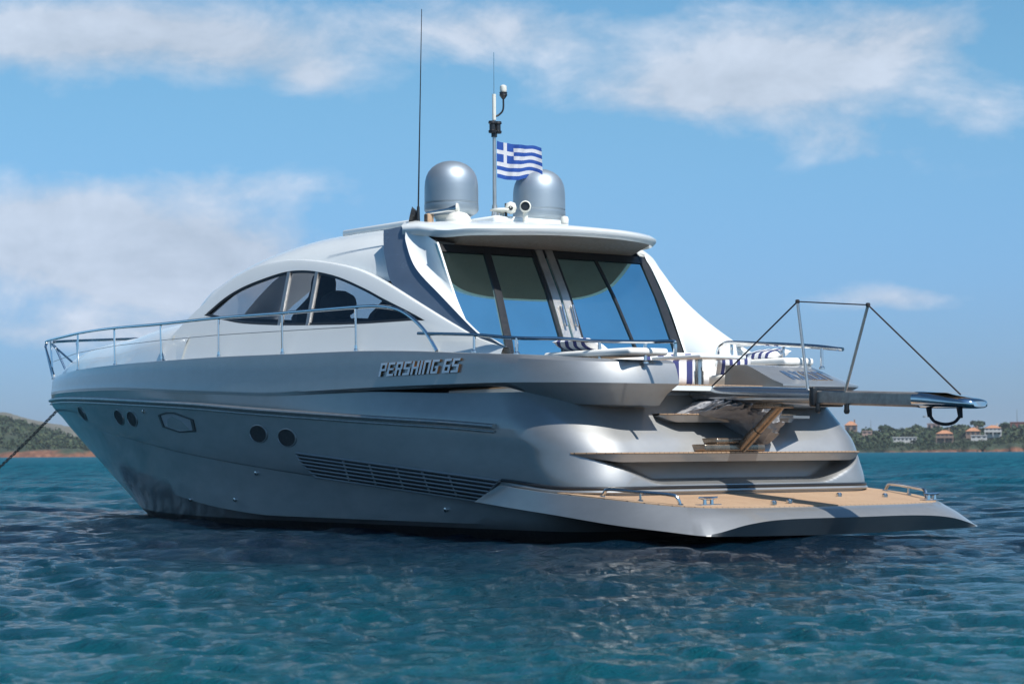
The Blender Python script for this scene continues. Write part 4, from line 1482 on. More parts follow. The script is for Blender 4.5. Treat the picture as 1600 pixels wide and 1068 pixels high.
# ------------------------------------------------------------------ cockpit furniture
def uv_box(name, lo, hi, mat, parent=None, bev=0.05, rot=None):
    b = MB().box(lo, hi, 0, bev)
    o = b.build(name, mat, parent, angle=60)
    me = o.data
    uv = me.uv_layers.new(name='UVMap')
    co = np.array([v.co for v in me.vertices])
    mn, mx = co.min(0), co.max(0)
    d = mx - mn
    ax = int(np.argmax(d))
    for lp in me.loops:
        c = me.vertices[lp.vertex_index].co
        uv.data[lp.index].uv = ((c[ax] - mn[ax]) / d[ax], (c[2] - mn[2]) / max(d[2], 1e-3))
    return o


def thing_at(o, label, cat, group=None):
    """put the object's origin at its base centre"""
    me = o.data
    co = np.array([v.co for v in me.vertices])
    c = Vector(((co[:, 0].min() + co[:, 0].max()) / 2, (co[:, 1].min() + co[:, 1].max()) / 2, co[:, 2].min()))
    me.transform(Matrix.Translation(-c))
    o.location = c
    return tag(o, label, cat, group)


pad = uv_box('sunbed_cushion', (1.62, 1.22, 2.055), (3.2, 1.80, 2.135), M['cushion'], None, 0.035)
thing_at(pad, 'long white sunbed cushion behind the near quarter rail', 'cushion')
pad = uv_box('sunbed_cushion', (2.45, -1.86, 2.03), (3.75, -1.36, 2.12), M['cushion'], None, 0.035)
thing_at(pad, 'long white sunbed cushion behind the far quarter rail by the ship name', 'cushion')


def pillow(loc, size, rz, label):
    bm = bmesh.new()
    bmesh.ops.create_grid(bm, x_segments=14, y_segments=10, size=0.5)
    me = bpy.data.meshes.new('pillow')
    vs = []; fs = []; uvs = []
    n, k = 15, 11
    for side in (1, -1):
        for i in range(n):
            for j in range(k):
                u, v = i / (n - 1), j / (k - 1)
                a, c = 2 * u - 1, 2 * v - 1
                th = (max(0, 1 - a**4) * max(0, 1 - c**4)) ** 0.55
                pin = 1 - 0.07 * (1 - abs(a)) * abs(c) - 0.0
                vs.append((a * 0.5 * size[0] * (1 - 0.05 * c * c * 0), c * 0.5 * size[1] * pin, side * th * size[2] / 2))
                uvs.append((u, v))
    bm.free()
    for h in range(2):
        o = h * n * k
        for i in range(n - 1):
            for j in range(k - 1):
                q = (o + i * k + j, o + (i + 1) * k + j, o + (i + 1) * k + j + 1, o + i * k + j + 1)
                fs.append(q if h == 0 else q[::-1])
    me.from_pydata(vs, [], fs)
    uv = me.uv_layers.new(name='UVMap')
    for lp in me.loops: uv.data[lp.index].uv = uvs[lp.vertex_index]
    me.polygons.foreach_set('use_smooth', [True] * len(me.polygons))
    me.materials.append(M['stripe_cloth'])
    o = link('striped_pillow', me)
    o.location = loc; o.rotation_euler = rz
    return tag(o, label, 'pillow', 'blue and white striped pillows')


R_ = math.radians
pillow((2.72, 1.62, 2.20), (0.62, 0.34, 0.13), (R_(18), 0, R_(4)), 'striped pillow lying on the near white sunbed cushion')
pillow((3.05, -1.60, 2.175), (0.62, 0.34, 0.13), (R_(-14), 0, R_(-4)), 'striped pillow lying on the far white sunbed cushion')
pillow((3.95, -0.75, 2.00), (0.85, 0.44, 0.14), (R_(90), 0, R_(70)), 'large striped pillow upright behind the white cockpit table')
pillow((3.05, -1.05, 1.99), (0.42, 0.34, 0.13), (R_(52), 0, R_(60)), 'small striped pillow tucked beside the inner end of the coaming')

b = MB()
b.box((3.1, -1.95, 1.752), (4.6, -1.05, 1.90), bev=0.04)
b.box((4.2, -1.9, 1.88), (4.58, 0.2, 2.25), bev=0.09)
b.box((3.95, -1.05, 1.752), (4.6, 0.25, 1.90), bev=0.04)
b.box((2.7, -1.25, 1.752), (3.3, -0.85, 1.92), bev=0.04)
b.build('cockpit_sofa', M['cushion'], yacht, angle=50)
b = MB().box((2.45, -0.72, 2.085), (3.35, 0.02, 2.13), bev=0.015)
table = b.build('cockpit_table', M['white'], yacht)
b = MB().tube([(2.88, -0.33, 1.75), (2.88, -0.33, 1.95)], 0.062, 16).tube([(2.88, -0.33, 1.95), (2.88, -0.33, 2.09)], 0.048, 16)
b.lathe([(0.11, 1.752), (0.11, 1.765), (0.06, 1.775)], (2.88, -0.33, 0), 18)
b.build('table_leg', M['steel'], table)


# raised ship name on the sloping end of the starboard coaming
RAMP = [np.array(r) for r in brows_s[4:10]]


def ramp_pt(y, f):
    """y across the stern, f from the lower edge (0) to the crest (1)"""
    out = []
    for r in RAMP:
        seg = r[84:]
        out.append([np.interp(-y, -seg[::-1, 1][::-1] if False else -seg[:, 1][::-1], seg[:, k][::-1]) for k in range(3)])
    out = np.array(out)
    q = f * (len(out) - 1)
    i = min(int(q), len(out) - 2)
    return out[i] + (out[i + 1] - out[i]) * (q - i)


def name_fn(u, v, k):
    w = width('AXION')
    y = -0.88 - 0.68 * (u + 0.12 * (1 - v)) / w
    p = ramp_pt(y, 0.20 + 0.27 * v)
    o = 0.009 if k == 0 else 0.0
    return (p[0] - o * 0.35, p[1], p[2] + o * 0.93)


b = MB()
word(b, 'AXION', name_fn)
b.build('lettering', [M['blue_chrome'], M['bronze']], bul_s, smooth=False)

# ------------------------------------------------------------------ passerelle
pas = empty('passerelle'); pas.parent = yacht
PY = 0.06


def pz(x):
    return 1.49 + (x + 1.83) / 4.42 * 0.19


def prof_section(x, hw, hh, zc, e=3.0, n=28):
    out = []
    for k in range(n):
        a = 2 * math.pi * k / n
        ca, sa = math.cos(a), math.sin(a)
        out.append((x, PY + hw * math.copysign(abs(ca) ** (2 / e), ca), zc + hh * math.copysign(abs(sa) ** (2 / e), sa)))
    return out


b = MB()
xs = np.linspace(2.55, 0.34, 12)
rows = [prof_section(x, 0.22, 0.098, pz(x) - 0.01, 3.2) for x in xs]
b.grid(rows, cu=True)
b.add(rows[0], [tuple(range(28))]); b.add(rows[-1], [tuple(range(28))])
b.build('outer_beam', M['beam'], pas, angle=40)
b = MB()
rows = [prof_section(x, 0.185, 0.078, pz(x) - 0.015, 9) for x in np.linspace(0.40, -1.20, 6)]
b.grid(rows, cu=True)
b.build('inner_beam', M['weathered'], pas, smooth=False)
b = MB()
b.grid([[(x, PY + q * 0.15, pz(x) + 0.067) for x in (0.3, -1.7)] for q in (-1, 1)])
b.build('walkway', M['teak'], pas, smooth=False)
b = MB()
rows = []
for x, hw, hh, dz in ((-1.12, .20, .088, 0), (-1.2, .205, .09, 0), (-1.35, .205, .085, -0.004), (-1.55, .20, .07, -0.014), (-1.78, .18, .056, -0.024), (-1.86, .15, .045, -0.028), (-1.89, .10, .03, -0.03)):
    rows.append(prof_section(x, hw, hh, pz(x) - 0.012 + dz, 3.0))
b.grid(rows, cu=True); b.add(rows[-1], [tuple(range(28))]); b.add(rows[0], [tuple(range(28))])
b.build('tip_cap', M['chrome'], pas, angle=40)
b = MB()
b.box((0.28, PY - .235, pz(.3) - .12), (0.36, PY + .235, pz(.3) + .10), bev=0.02)
b.build('beam_collar', M['rubber'], pas)
for x in (0.26, -0.18):
    b = MB()
    b.tube([(x, PY + .19, pz(x) - .08), (x, PY + .19, pz(x) - .155)], 0.028, 10)
    b.lathe([(0.034, -0.012), (0.034, 0.012), (0.0, 0.013)], (x, PY + .19, pz(x) - .155), 14, 0, (0, 1, 0))
    b.build('lifting_eye', M['rubber'], pas)
# sling under the tip
b = MB()
for x in (-1.28, -1.70):
    b.tube([(x, PY + .1, pz(x) - .07), (x - .015, PY + .1, pz(x) - .19)], [0.032, 0.024], 8)
b.tube(catmull([(-1.30, PY + .1, pz(-1.3) - .18), (-1.36, PY + .1, pz(-1.36) - .235), (-1.5, PY + .1, pz(-1.5) - .26), (-1.63, PY + .1, pz(-1.63) - .235), (-1.71, PY + .1, pz(-1.7) - .17)], 6), 0.017, 8)
b.build('sling', M['rope'], pas)
# handrail stanchions and man-ropes
S1b, S1t = (0.43, PY + .17, pz(.43) + .05), (0.62, PY + .13, 2.64)
S2b, S2t = (-0.14, PY + .17, pz(-.1) + .05), (-0.46, PY + .13, 2.54)
for p, q in ((S1b, S1t), (S2b, S2t)):
    MB().tube([p, q], 0.017, 10).build('stanchion', M['dull_steel'], pas)
b = MB()
b.tube([(2.02, PY + .19, pz(2.0) + .06), S1t], 0.009, 6).tube([S1t, S2t], 0.008, 6).tube([S2t, (-1.72, PY + .1, pz(-1.7) + .05)], 0.009, 6)
for p in (S1t, S2t):
    b.lathe([(0.0, -0.025), (0.022, -0.02), (0.026, 0), (0.022, 0.02), (0, 0.025)], p, 10)
b.build('man_rope', M['rope'], pas)
# hinge, lifting ram and foot
b = MB()
b.tube([(1.62, PY + .02, 1.06), (1.06, PY - .02, 1.50)], 0.055, 14).tube([(1.72, PY + .03, 0.98), (1.42, PY + .01, 1.22)], 0.066, 14)
b.build('lifting_ram', M['ram'], pas)
b = MB()
b.box((1.64, PY - .32, 0.975), (2.15, PY + .62, 1.06), bev=0.02)
b.box((1.66, PY - .20, 1.065), (2.1, PY + .42, 1.13), bev=0.02)
b.box((0.92, PY - .10, 1.46), (1.40, PY + .12, 1.52), bev=0.02)
b.build('ram_foot', M['ram'], pas)
b = MB()
b.box((2.3, PY - .16, 1.40), (2.75, PY + .20, 1.56), bev=0.02)
b.tube([(2.68, PY + .20, 1.55), (2.68, PY + .42, 1.55)], 0.03, 10)
b.lathe([(0.075, -0.03), (0.075, 0.03), (0.035, 0.032), (0.03, 0.0), (0.035, -0.032), (0.075, -0.03)], (2.62, PY + .36, 1.53), 20, 1, (0.4, 0.9, 0))
b.build('hinge_bracket', [M['dull_steel'], M['offwhite']], pas)
# small fin step on the starboard transom
b = MB().prism([(1.55, -.62), (1.72, -1.05), (2.2, -1.15), (2.2, -.55)], lambda u, v, k: (u, v, 1.36 if k else 1.39))
b.build('boarding_fin', M['hull'], yacht, smooth=False)

# ------------------------------------------------------------------ crumpled cover stowed under the passerelle
def build_tarp():
    nu, nv = 190, 110
    ztop = pchip([0, .12, .3, .6, .85, 1], [1.44, 1.50, 1.585, 1.60, 1.58, 1.50])
    zbot = pchip([0, .2, .42, .6, .78, .9, 1], [1.405, 1.395, 1.36, 1.20, 1.07, 1.12, 1.30])
    bulge = pchip([0, .2, .5, .8, 1], [0.12, 0.34, 0.50, 0.46, 0.16])
    rows = []
    for j in range(nv):
        v = j / (nv - 1)
        r = []
        for i in range(nu):
            u = i / (nu - 1)
            q = Vector((u * 3.1, v * 2.0, 0.7))
            w1 = mnoise.noise(q * 1.3) * 1.6; w2 = mnoise.noise(q * 2.1 + Vector((4, 1, 2))) * 1.5
            f1 = 1 - abs(math.sin(8.0 * u + 3.2 * w1 + 2.2 * v))
            f2 = 1 - abs(math.sin(10.0 * v - 7.0 * u + 3.5 * w2 + 1.1))
            f3 = 1 - abs(math.sin(19.0 * u + 9.0 * v + 5.0 * w1))
            f4 = 1 - abs(math.sin(26.0 * v + 12.0 * u + 6.0 * w2))
            fold = 0.085 * f1 ** 1.3 + 0.070 * f2 ** 1.5 + 0.035 * f3 ** 1.5 + 0.022 * f4 ** 1.6
            env = min(1, 6 * u, 6 * (1 - u), 5 * v + 0.25, 6 * (1 - v) + 0.35)
            zt, zb = float(ztop(u)), float(zbot(u))
            x = 2.16 - float(bulge(u)) * math.sin(math.pi * (0.12 + 0.62 * v)) - fold * env * 1.25
            z = zt + (zb - zt) * v + fold * 0.55 * env - 0.03
            y = 0.66 - 1.34 * u + 0.05 * w2 * env
            r.append((x, y, z))
        rows.append(r)
    back = [[(2.22, p[1], p[2]) for p in rows[0]]]
    b = MB().grid(back + rows + [[(2.24, p[1], p[2]) for p in rows[-1]]])
    o = b.build('storage_cover', M['tarp'], None, angle=65)
    return thing_at(o, 'crumpled grey fabric cover bundled under the passerelle on the transom step', 'cover')


build_tarp()

# ------------------------------------------------------------------ flag
def build_flag():
    nx, ny = 54, 18
    vs = []
    for j in range(ny + 1):
        for i in range(nx + 1):
            u, v = i / nx, j / ny
            L_ = 0.67 * u
            sag = -0.09 * u ** 1.3 - 0.02 * math.sin(u * 7)
            wob = 0.05 * math.sin(u * 9.5 + v * 1.6) * u ** 0.6 + 0.018 * math.sin(u * 21 + v * 4)
            x = 6.58 - 0.30 * L_ + wob * 0.85
            y = -0.03 - 0.90 * L_ - wob * 0.45
            z = 5.17 - 0.50 * v * (1 - 0.10 * u) + sag + 0.035 * math.sin(u * 8 + 0.4 + v * 1.2) * u
            vs.append((x, y, z))
    fs = []; mi = []
    for j in range(ny):
        for i in range(nx):
            a = j * (nx + 1) + i
            fs.append((a, a + 1, a + nx + 2, a + nx + 1))
            row = j // 2
            col = i * 27 // nx
            if row < 5 and col < 10:
                white = row == 2 or col in (4, 5)
            else:
                white = row % 2 == 1
            mi.append(1 if white else 0)
    me = bpy.data.meshes.new('ensign_flag')
    me.from_pydata(vs, [], fs)

    def cloth(name, col):
        m = Mat(name)
        nz = m.noise(60, 3, 0.6)
        t = m.nd('ShaderNodeBsdfTranslucent', {'Color': (*col, 1)})
        m.set(Base_Color=m.ramp(nz, [(0.3, tuple(c * 0.9 for c in col)), (0.7, col)]), Roughness=0.85)
        mx = m.nd('ShaderNodeMixShader', {0: 0.3, 1: m.p.outputs[0], 2: t.outputs[0]})
        m.L.new(mx.outputs[0], m.out.inputs['Surface'])
        return m.m
    me.materials.append(cloth('blue_bunting', (0.02, 0.085, 0.36))); me.materials.append(cloth('white_bunting', (0.70, 0.70, 0.72)))
    me.polygons.foreach_set('material_index', mi)
    me.polygons.foreach_set('use_smooth', [True] * len(fs))
    # origin at the hoist
    me.transform(Matrix.Translation(-Vector((6.6, -0.03, 4.66))))
    o = link('ensign_flag', me)
    o.location = (6.6, -0.03, 4.66)
    tag(o, 'blue and white striped flag with a white cross, flying from the mast', 'flag')


build_flag()

# ------------------------------------------------------------------ anchor chain
def build_chain():
    b = MB()
    p0, p1 = Vector((20.32, 0.0, 1.80)), Vector((26.3, 0.0, -0.35))
    n = 68
    pts = []
    for i in range(n + 1):
        t = i / n
        p = p0.lerp(p1, t)
        p.z -= 0.12 * math.sin(math.pi * t)
        pts.append(p)
    for i in range(n):
        a, c = pts[i], pts[i + 1]
        d = (c - a); ln = d.length; d.normalize()
        s = d.cross(Vector((0, 1, 0))) if i % 2 else Vector((0, 1, 0))
        s.normalize()
        mid = (a + c) / 2
        ring = []
        for k in range(12):
            ang = 2 * math.pi * k / 12
            ring.append(mid + d * (math.cos(ang) * ln * 0.68) + s * (math.sin(ang) * 0.026))
        ring.append(ring[0])
        b.tube(ring, 0.0095, 5, caps=False)
    o = b.build('anchor_chain', M['chain'])
    tag(o, 'dark galvanised anchor chain running from the bow down into the water', 'chain')


build_chain()

# ------------------------------------------------------------------ distant shores
def polar(az, d, z=0.0):
    a = math.radians(az)
    return Vector((CAM[0] + d * math.cos(a), CAM[1] + d * math.sin(a), z))


def az_of(px):
    return -36.585 - math.degrees(math.atan((px - 800) / 3400.0))


def m_land(name, rock, scrub, zr):
    m = Mat(name)
    geo = m.nd('ShaderNodeNewGeometry')
    sp = m.nd('ShaderNodeSeparateXYZ', {0: geo.outputs['Position']})
    n1 = m.noise(0.05, 6, 0.65, geo.outputs['Position'])
    n2 = m.noise(0.35, 5, 0.65, geo.outputs['Position'])
    nn = m.math('ADD', m.math('MULTIPLY', n1, 0.5), m.math('MULTIPLY', n2, 0.5))
    rc = m.ramp(n2, [(0.3, rock[0]), (0.55, rock[1]), (0.75, rock[2])])
    sc = m.ramp(nn, [(0.35, scrub[0]), (0.52, scrub[1]), (0.68, scrub[2])])
    h = m.math('ADD', sp.outputs[2], m.math('MULTIPLY', m.math('SUBTRACT', nn, 0.5), zr * 3.0))
    n0 = m.noise(0.012, 4, 0.6, geo.outputs['Position'])
    h = m.math('ADD', h, m.math('MULTIPLY', m.math('SUBTRACT', n0, 0.46), zr * 9.0))
    k = m.rng(h, zr * 0.6, zr * 1.3, 0, 1)
    mx = m.nd('ShaderNodeMix', {0: k, 6: rc, 7: sc}, data_type='RGBA')
    m.set(Base_Color=mx.outputs[2], Roughness=0.95, Specular_IOR_Level=0.1)
    m.bump(n2, 0.8, 1.0)
    return m.m


RED = [(0.08, 0.042, 0.033), (0.17, 0.08, 0.05), (0.28, 0.155, 0.10)]
GRN = [(0.022, 0.034, 0.026), (0.040, 0.055, 0.036), (0.085, 0.085, 0.055)]
PALE = [(0.10, 0.09, 0.075), (0.16, 0.14, 0.11), (0.22, 0.19, 0.15)]


def terrain(name, az0, az1, d0, d1, hfun, mat, na=160, nd_=40):
    rows = []
    for i, d in enumerate(np.linspace(0, 1, nd_)):
        r = []
        for az in np.linspace(az0, az1, na):
            dist = d0 + (d1 - d0) * d
            jag = 14 * mnoise.fractal(Vector((az * 1.7, 3.1, 0)), 0.8, 2, 4)
            p = polar(az, dist + jag)
            h = hfun(az, d)
            h += (0.10 * h + 0.4) * mnoise.fractal(Vector((p.x * 0.02, p.y * 0.02, 1.3)), 0.8, 2.0, 5) * (1 if d > 0 else 0)
            r.append((p.x, p.y, max(h, -1.5) if d > 0 else -1.5))
        rows.append(r)
    b = MB().grid(rows)
    o = b.build(name, mat, smooth=True, angle=180)
    return tag(o, kind='structure')


zf_l = pchip([-31, -28.5, -27.2, -25.6, -24.3, -23.3, -21, -17, -12], [0.3, 1.0, 2.2, 6.5, 15.2, 20.5, 26, 24, 10])
M['landL'] = m_land('scrub_headland', RED, GRN, 2.6)
M['landF'] = m_land('rocky_far_hill', PALE, [(0.075, 0.075, 0.06), (0.11, 0.105, 0.08), (0.16, 0.15, 0.12)], 3.0)
M['landR'] = m_land('wooded_shore', RED, GRN, 1.5)


def cliffy(h, d, cl):
    return cl * sstep(d, 0.0, 0.05) * min(1, h / 3) + max(0, h - cl) * sstep(d, 0.04, 0.75) * (1 - 0.25 * sstep(d, 0.8, 1.0))


hl = terrain('headland_terrain', -31, -12, 1000, 1400, lambda az, d: cliffy(float(zf_l(az)), d, 3.2), M['landL'])
zf_f = pchip([-30, -27, -25.6, -24.2, -23.3, -20, -14], [1, 10, 24, 38, 44, 40, 20])
hf = terrain('far_hill_terrain', -30, -13, 1900, 2500, lambda az, d: float(zf_f(az)) * sstep(d, 0, 0.8), M['landF'], 110, 24)
zf_r = pchip([-60, -55, -51, -49.8, -47.4, -45.1, -43.5, -41.5], [9.5, 10.5, 9.0, 8.4, 7.6, 6.6, 4.4, 0.4])
clr = lambda az: float(np.interp(az, [-52, -49.5, -48.3, -47.5, -46.6, -45.5, -44], [3.4, 3.4, 2.4, 1.2, 2.4, 1.0, 0.8]))
hr = terrain('wooded_terrain', -60, -41.5, 900, 1120, lambda az, d: cliffy(float(zf_r(az)), d, clr(az)), M['landR'], 220, 40)
# shore on the viewer's own side of the bay; it shows mirrored in the topsides
near = MB()
rows = []
for d in np.linspace(0, 1, 14):
    r = []
    for az in np.linspace(15, 120, 90):
        p = polar(az, 420 + 320 * d + 40 * mnoise.fractal(Vector((az * 0.12, 0, 0)), 0.8, 2, 4))
        h = 24 * sstep(d, 0.02, 0.8) * (0.35 + 0.65 * abs(mnoise.noise(Vector((az * 0.075, 4.2, 0)))) * 2) if d > 0 else -1
        r.append((p.x, p.y, h))
    rows.append(r)
tag(near.grid(rows).build('bay_terrain', M['landL'], angle=180), kind='structure')


# foliage -----------------------------------------------------------------
def m_leaf(name, c0, c1, c2):
    m = Mat(name)
    geo = m.nd('ShaderNodeNewGeometry')
    n = m.noise(0.22, 4, 0.6, geo.outputs['Position'])
    r = geo.outputs['Random Per Island']
    f = m.math('ADD', m.math('MULTIPLY', n, 0.7), m.math('MULTIPLY', r, 0.3))
    m.set(Base_Color=m.ramp(f, [(0.3, c0), (0.5, c1), (0.7, c2)]), Roughness=0.85, Specular_IOR_Level=0.15)
    return m.m


M['leaf'] = m_leaf('evergreen_leaves', (0.018, 0.034, 0.022), (0.034, 0.056, 0.030), (0.075, 0.088, 0.045))
M['bark'] = simple('grey_bark', (0.10, 0.075, 0.055), 0.9)


def crown(b, c, r, h, n, g, mi=0):
    """leaf clumps spread through an uneven crown"""
    lobes = [(g.normal(0, 0.42 * r), g.normal(0, 0.42 * r), g.uniform(-0.15, 0.35) * h, g.uniform(0.45, 0.8) * r) for _ in range(5)]
    for k in range(n):
        l = lobes[k % 5]
        d = g.normal(0, 1, 3); d /= np.linalg.norm(d) + 1e-9
        rr = l[3] * g.uniform(0.55, 1.0)
        p = Vector((c[0] + l[0] + d[0] * rr, c[1] + l[1] + d[1] * rr, c[2] + l[2] + d[2] * rr * h / r * 0.7))
        s = r * g.uniform(0.16, 0.30)
        n1 = Vector(d + g.normal(0, 0.5, 3)).normalized()
        a = n1.orthogonal().normalized() * s
        q = n1.cross(a).normalized() * s * g.uniform(0.6, 1)
        b.add([p - a - q * 0.5, p + a * 0.3 - q, p + a, p + q * 0.9, p - a * 0.6 + q * 0.6], [(0, 1, 2, 3, 4)], mi)


def ground_z(hfun, az, d0, d1, dist):
    return hfun(az, (dist - d0) / (d1 - d0))


def scatter(name, az0, az1, d0, d1, hfun, n, g, rmin, rmax, dmin, dmax, avoid=(), dens=None, nleaf=26):
    b = MB()
    k = 0
    while k < n:
        az = g.uniform(az0, az1); f = g.uniform(dmin, dmax) ** 1.0
        dist = d0 + (d1 - d0) * f
        if any(a0 < az < a1 and dd0 < dist < dd1 for a0, a1, dd0, dd1 in avoid): k += 0.2; continue
        if dens is not None and g.uniform() > dens(az, f): k += 0.1; continue
        z = hfun(az, f)
        if z < 0.5: k += 0.2; continue
        r = g.uniform(rmin, rmax); h = r * g.uniform(0.75, 1.15)
        p = polar(az, dist, z + h * 0.55)
        crown(b, p, r, h, nleaf, g)
        k += 1
    me = bpy.data.meshes.new(name)
    me.from_pydata(b.v, [], b.f)
    me.materials.append(M['leaf'])
    return tag(link(name, me), kind='stuff')


g = np.random.default_rng(3)
fl = lambda az, d: cliffy(float(zf_l(az)), d, 3.2)
fr = lambda az, d: cliffy(float(zf_r(az)), d, clr(az))
o = scatter('scrub_woodland', -29.5, -14.0, 1000, 1400, fl, 2100, g, 1.8, 3.6, 0.05, 1.0)
o['label'] = 'dark green scrub covering the headland beyond the bow'

HOUSES = []   # (px0, px1, top_y, base_y, dist)
def zpix(px, py, dist):
    """height of a pixel seen at a distance (roll included)"""
    hor = 706 - 0.006 * (px - 800)
    return CAM[2] + (hor - py) / 3400.0 * dist / math.cos(math.atan((px - 800) / 3400.0))


av = [(az_of(1435), az_of(1388), 900, 985), (az_of(1496), az_of(1452), 900, 985), (az_of(1534), az_of(1500), 900, 985), (az_of(1570), az_of(1532), 900, 985)]
o = scatter('shore_woodland', -56.0, -43.0, 900, 1120, fr, 2000, g, 1.8, 3.8, 0.10, 1.0, avoid=av, nleaf=30)
nlow = scatter('shore_scrub', -52.5, -43.0, 900, 1120, fr, 1500, g, 0.7, 1.6, 0.015, 0.22, nleaf=20)
nlow['label'] = 'low scrub along the top of the red cliffs below the houses'
o['label'] = 'dense evergreen wood covering the low shore behind the stern'

M['stucco'] = simple('white_stucco', (0.46, 0.46, 0.45), 0.9, 0, 0, 0.06, 0.5)
M['stucco_ochre'] = simple('ochre_stucco', (0.22, 0.15, 0.115), 0.9, 0, 0, 0.08, 0.5)
M['tiles'] = simple('orange_roof_tiles', (0.36, 0.17, 0.09), 0.85, 0, 0, 0.15, 0.9)
M['redwall'] = simple('red_brown_wall', (0.22, 0.075, 0.06), 0.9, 0, 0, 0.1, 0.5)
M['pinkroof'] = simple('pale_pink_roof', (0.36, 0.24, 0.20), 0.9, 0, 0, 0.1, 0.5)
M['shutter'] = simple('dark_opening', (0.03, 0.035, 0.045), 0.4)


def house(name, px0, px1, y_eave, y_base, dist, wall, roof, label, storeys=1, roof_h=1.6, hip=True, nwin=4, terrace=False, over=0.3):
    pxc = (px0 + px1) / 2
    az = az_of(pxc)
    c = polar(az, dist, 0)
    z0 = zpix(pxc, y_base, dist); z1 = zpix(pxc, y_eave, dist)
    w = (px1 - px0) / 3400.0 * dist
    dep = max(6.0, w * 0.55)
    root = empty(name, (c.x, c.y, z0), math.radians(az) - math.pi / 2)   # local -y faces the viewer
    tag(root, label, 'house')
    H = z1 - z0
    hw = w / 2
    MB().box((-hw, 0, -1.0), (hw, dep, H)).build('wall', wall, root, smooth=False)
    if hip:
        b = MB()
        o = over
        rx = max(hw - dep / 2, hw * 0.25)
        b.add([(-hw - o, -o, H), (hw + o, -o, H), (hw + o, dep + o, H), (-hw - o, dep + o, H), (-rx, dep / 2, H + roof_h), (rx, dep / 2, H + roof_h)],
              [(0, 1, 5, 4), (1, 2, 5), (2, 3, 4, 5), (3, 0, 4), (3, 2, 1, 0)])
        r = b.build('roof', roof, root, smooth=False)
        MB().box((hw * 0.45, dep * 0.4, H + roof_h * 0.4), (hw * 0.45 + 0.7, dep * 0.4 + 0.7, H + roof_h + 0.8)).build('chimney', wall, r, smooth=False)
    else:
        MB().box((-hw - 0.2, -0.2, H), (hw + 0.2, dep + 0.2, H + 0.35)).build('roof', roof, root, smooth=False)
    for st in range(storeys):
        zb = H / storeys * st + 0.35 * H / storeys
        zt = H / storeys * st + 0.80 * H / storeys
        for k in range(nwin):
            xc = -hw + w * (k + 0.5) / nwin
            ww = w / nwin * 0.28
            MB().box((xc - ww, -0.06, zb), (xc + ww, 0.12, zt)).build('window', M['shutter'], root, smooth=False)
        if terrace and st > 0:
            zz = H / storeys * st
            b = MB().box((-hw - 0.3, -1.8, zz - 0.2), (hw + 0.3, -0.003, zz + 0.02))
            b.box((-hw - 0.3, -1.8, zz + 0.024), (hw + 0.3, -1.68, zz + 0.75))
            for xx in (-hw, 0, hw):
                b.box((xx - 0.15, -1.75, -0.6), (xx + 0.15, -1.45, zz - 0.204))
            b.build('balcony', wall, root, smooth=False)
    return root


house('long_house', 1394, 1430, 684.0, 689.5, 960, M['stucco'], M['stucco'], 'long low white house with flat roof among the trees', hip=False, nwin=6)
house('villa', 1462, 1487, 678, 690, 955, M['stucco_ochre'], M['tiles'], 'two storey ochre villa with orange tiled roof and balcony nearest the red cliff', 2, 1.5, nwin=4, terrace=True)
house('villa', 1508, 1530, 674.5, 682, 985, M['stucco_ochre'], M['tiles'], 'small villa with pale orange roof between two larger villas', 1, 1.6, nwin=3)
house('villa', 1538, 1562, 670.0, 681, 975, M['stucco'], M['tiles'], 'white two storey villa with orange tiled roof and white balcony', 2, 1.3, nwin=4, terrace=True)
house('hilltop_house', 1448, 1468, 663.5, 672, 1075, M['pinkroof'], M['pinkroof'], 'flat pinkish house on the skyline beside the crane', hip=False, nwin=3)
house('red_building', 1578, 1616, 662.0, 674, 1060, M['redwall'], M['redwall'], 'dark red block on the skyline at the edge of the wood', hip=False, nwin=4)
house('garden_hut', 1346, 1361, 674.5, 679, 1000, M['pinkroof'], M['pinkroof'], 'small pinkish hut half hidden in the trees nearest the stern', hip=False, nwin=2)
house('hilltop_house', 1319, 1338, 665.0, 676, 1060, M['stucco_ochre'], M['tiles'], 'ochre house with rounded orange roof on the skyline above the transom', 1, 2.0, nwin=2)
house('boat_shed', 1516, 1540, 681.5, 686, 945, M['stucco'], M['stucco'], 'low white shed with flat roof below the two white and orange villas', hip=False, nwin=3)


def pole(px, ytop, ybase, dist, name, label, cat, arm=None):
    z0 = zpix(px, ybase, dist); z1 = zpix(px, ytop, dist)
    c = polar(az_of(px), dist, 0)
    b = MB().tube([(0, 0, 0), (0, 0, z1 - z0)], [0.22, 0.10], 6)
    if arm:
        a = math.radians(az_of(px)) - math.pi / 2
        d = Vector((math.cos(a), math.sin(a), 0))
        zt = (z1 - z0) * 0.78
        b.tube([Vector((0, 0, zt)) - d * arm, Vector((0, 0, zt)) + d * arm * 0.5], 0.14, 6)
        b.tube([Vector((0, 0, z1 - z0)), Vector((0, 0, zt)) - d * arm * 0.8], 0.05, 4)
        for q in (-0.4, -0.2, 0.2):
            b.tube([Vector((0, 0, zt * (0.9))) + d * arm * q, Vector((0, 0, zt)) + d * arm * q], 0.06, 4)
        b.box((-0.5 - d.x * arm, -0.5 - d.y * arm, zt - 0.4), (0.5 - d.x * arm, 0.5 - d.y * arm, zt + 0.4))
    o = b.build(name, M['dull_steel'])
    o.location = (c.x, c.y, z0)
    return tag(o, label, cat)


pole(1453, 649, 664, 1075, 'tower_crane', 'thin tower crane rising above the pinkish skyline house', 'crane', arm=3.0)
pole(1359.5, 657, 676, 1080, 'radio_mast', 'thin mast above the trees just right of the stern', 'mast')
pole(1588, 642, 664, 1075, 'radio_mast', 'tall thin mast above the dark red block', 'mast')


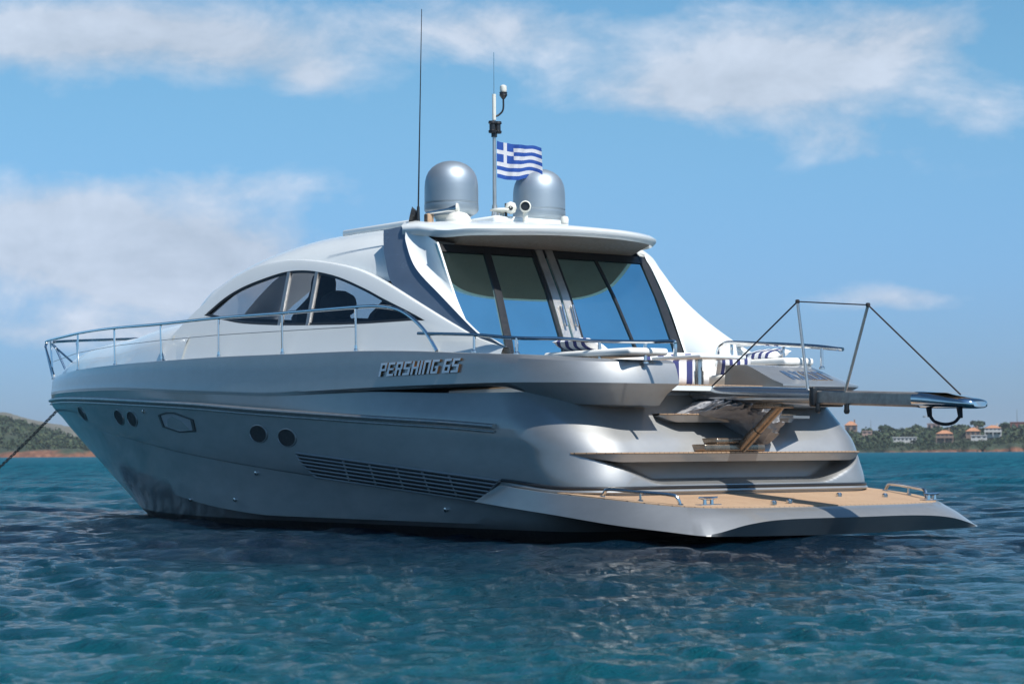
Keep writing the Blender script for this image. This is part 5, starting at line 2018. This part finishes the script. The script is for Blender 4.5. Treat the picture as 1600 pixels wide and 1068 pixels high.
# trees that stand out on the skyline
def tree(px, ytop, ybase, dist, wpx, label, seed):
    gg = np.random.default_rng(seed)
    z0 = zpix(px, ybase, dist); z1 = zpix(px, ytop, dist)
    c = polar(az_of(px), dist, 0)
    H = z1 - z0; r = wpx / 3400.0 * dist / 2
    root = empty('pine_tree', (c.x, c.y, z0))
    tag(root, label, 'tree', 'trees standing clear on the far skyline')
    b = MB().tube([(0, 0, -0.5), (0.1, 0, H * 0.35), (0.0, 0.15, H * 0.7)], [0.32, 0.24, 0.12], 7)
    for k in range(4):
        a = k * 1.7 + gg.uniform(0, 1)
        b.tube([(0.05, 0.05, H * 0.42), (r * 0.5 * math.cos(a), r * 0.5 * math.sin(a), H * 0.68)], [0.12, 0.05], 5)
    b.build('trunk', M['bark'], root)
    b = MB()
    crown(b, (0, 0, H * 0.66), r, H * 0.42, 220, gg)
    me = bpy.data.meshes.new('crown')
    me.from_pydata(b.v, [], b.f); me.materials.append(M['leaf'])
    link('crown', me, root)


tree(1384, 665, 684, 1040, 26, 'broad round tree rising above the long white house', 1)
tree(1432, 664.5, 680, 1050, 18, 'low tree on the skyline just left of the crane', 2)
tree(1497, 664, 680, 1040, 20, 'round tree on the skyline between the crane and the white villa', 3)
tree(1525, 659.5, 676, 1050, 24, 'tall wide tree behind the small villa', 4)
tree(1571, 661, 678, 1040, 16, 'narrow tree between the white villa and the red block', 5)


# ------------------------------------------------------------------ air over the bay
hb_ = MB().box((-7000, -7000, -4.0), (7000, 7000, 75.0)).build('haze', None, smooth=False)
hm = bpy.data.materials.new('bay_haze')
hm.use_nodes = True
hm.node_tree.nodes.clear()
ho = hm.node_tree.nodes.new('ShaderNodeOutputMaterial')
hv = hm.node_tree.nodes.new('ShaderNodeVolumePrincipled')
hv.inputs['Color'].default_value = (0.80, 0.90, 1.0, 1)
hv.inputs['Density'].default_value = 0.00012
hv.inputs['Anisotropy'].default_value = 0.2
hm.node_tree.links.new(hv.outputs[0], ho.inputs['Volume'])
hb_.data.materials.clear()
hb_.data.materials.append(hm)
tag(hb_, kind='stuff')
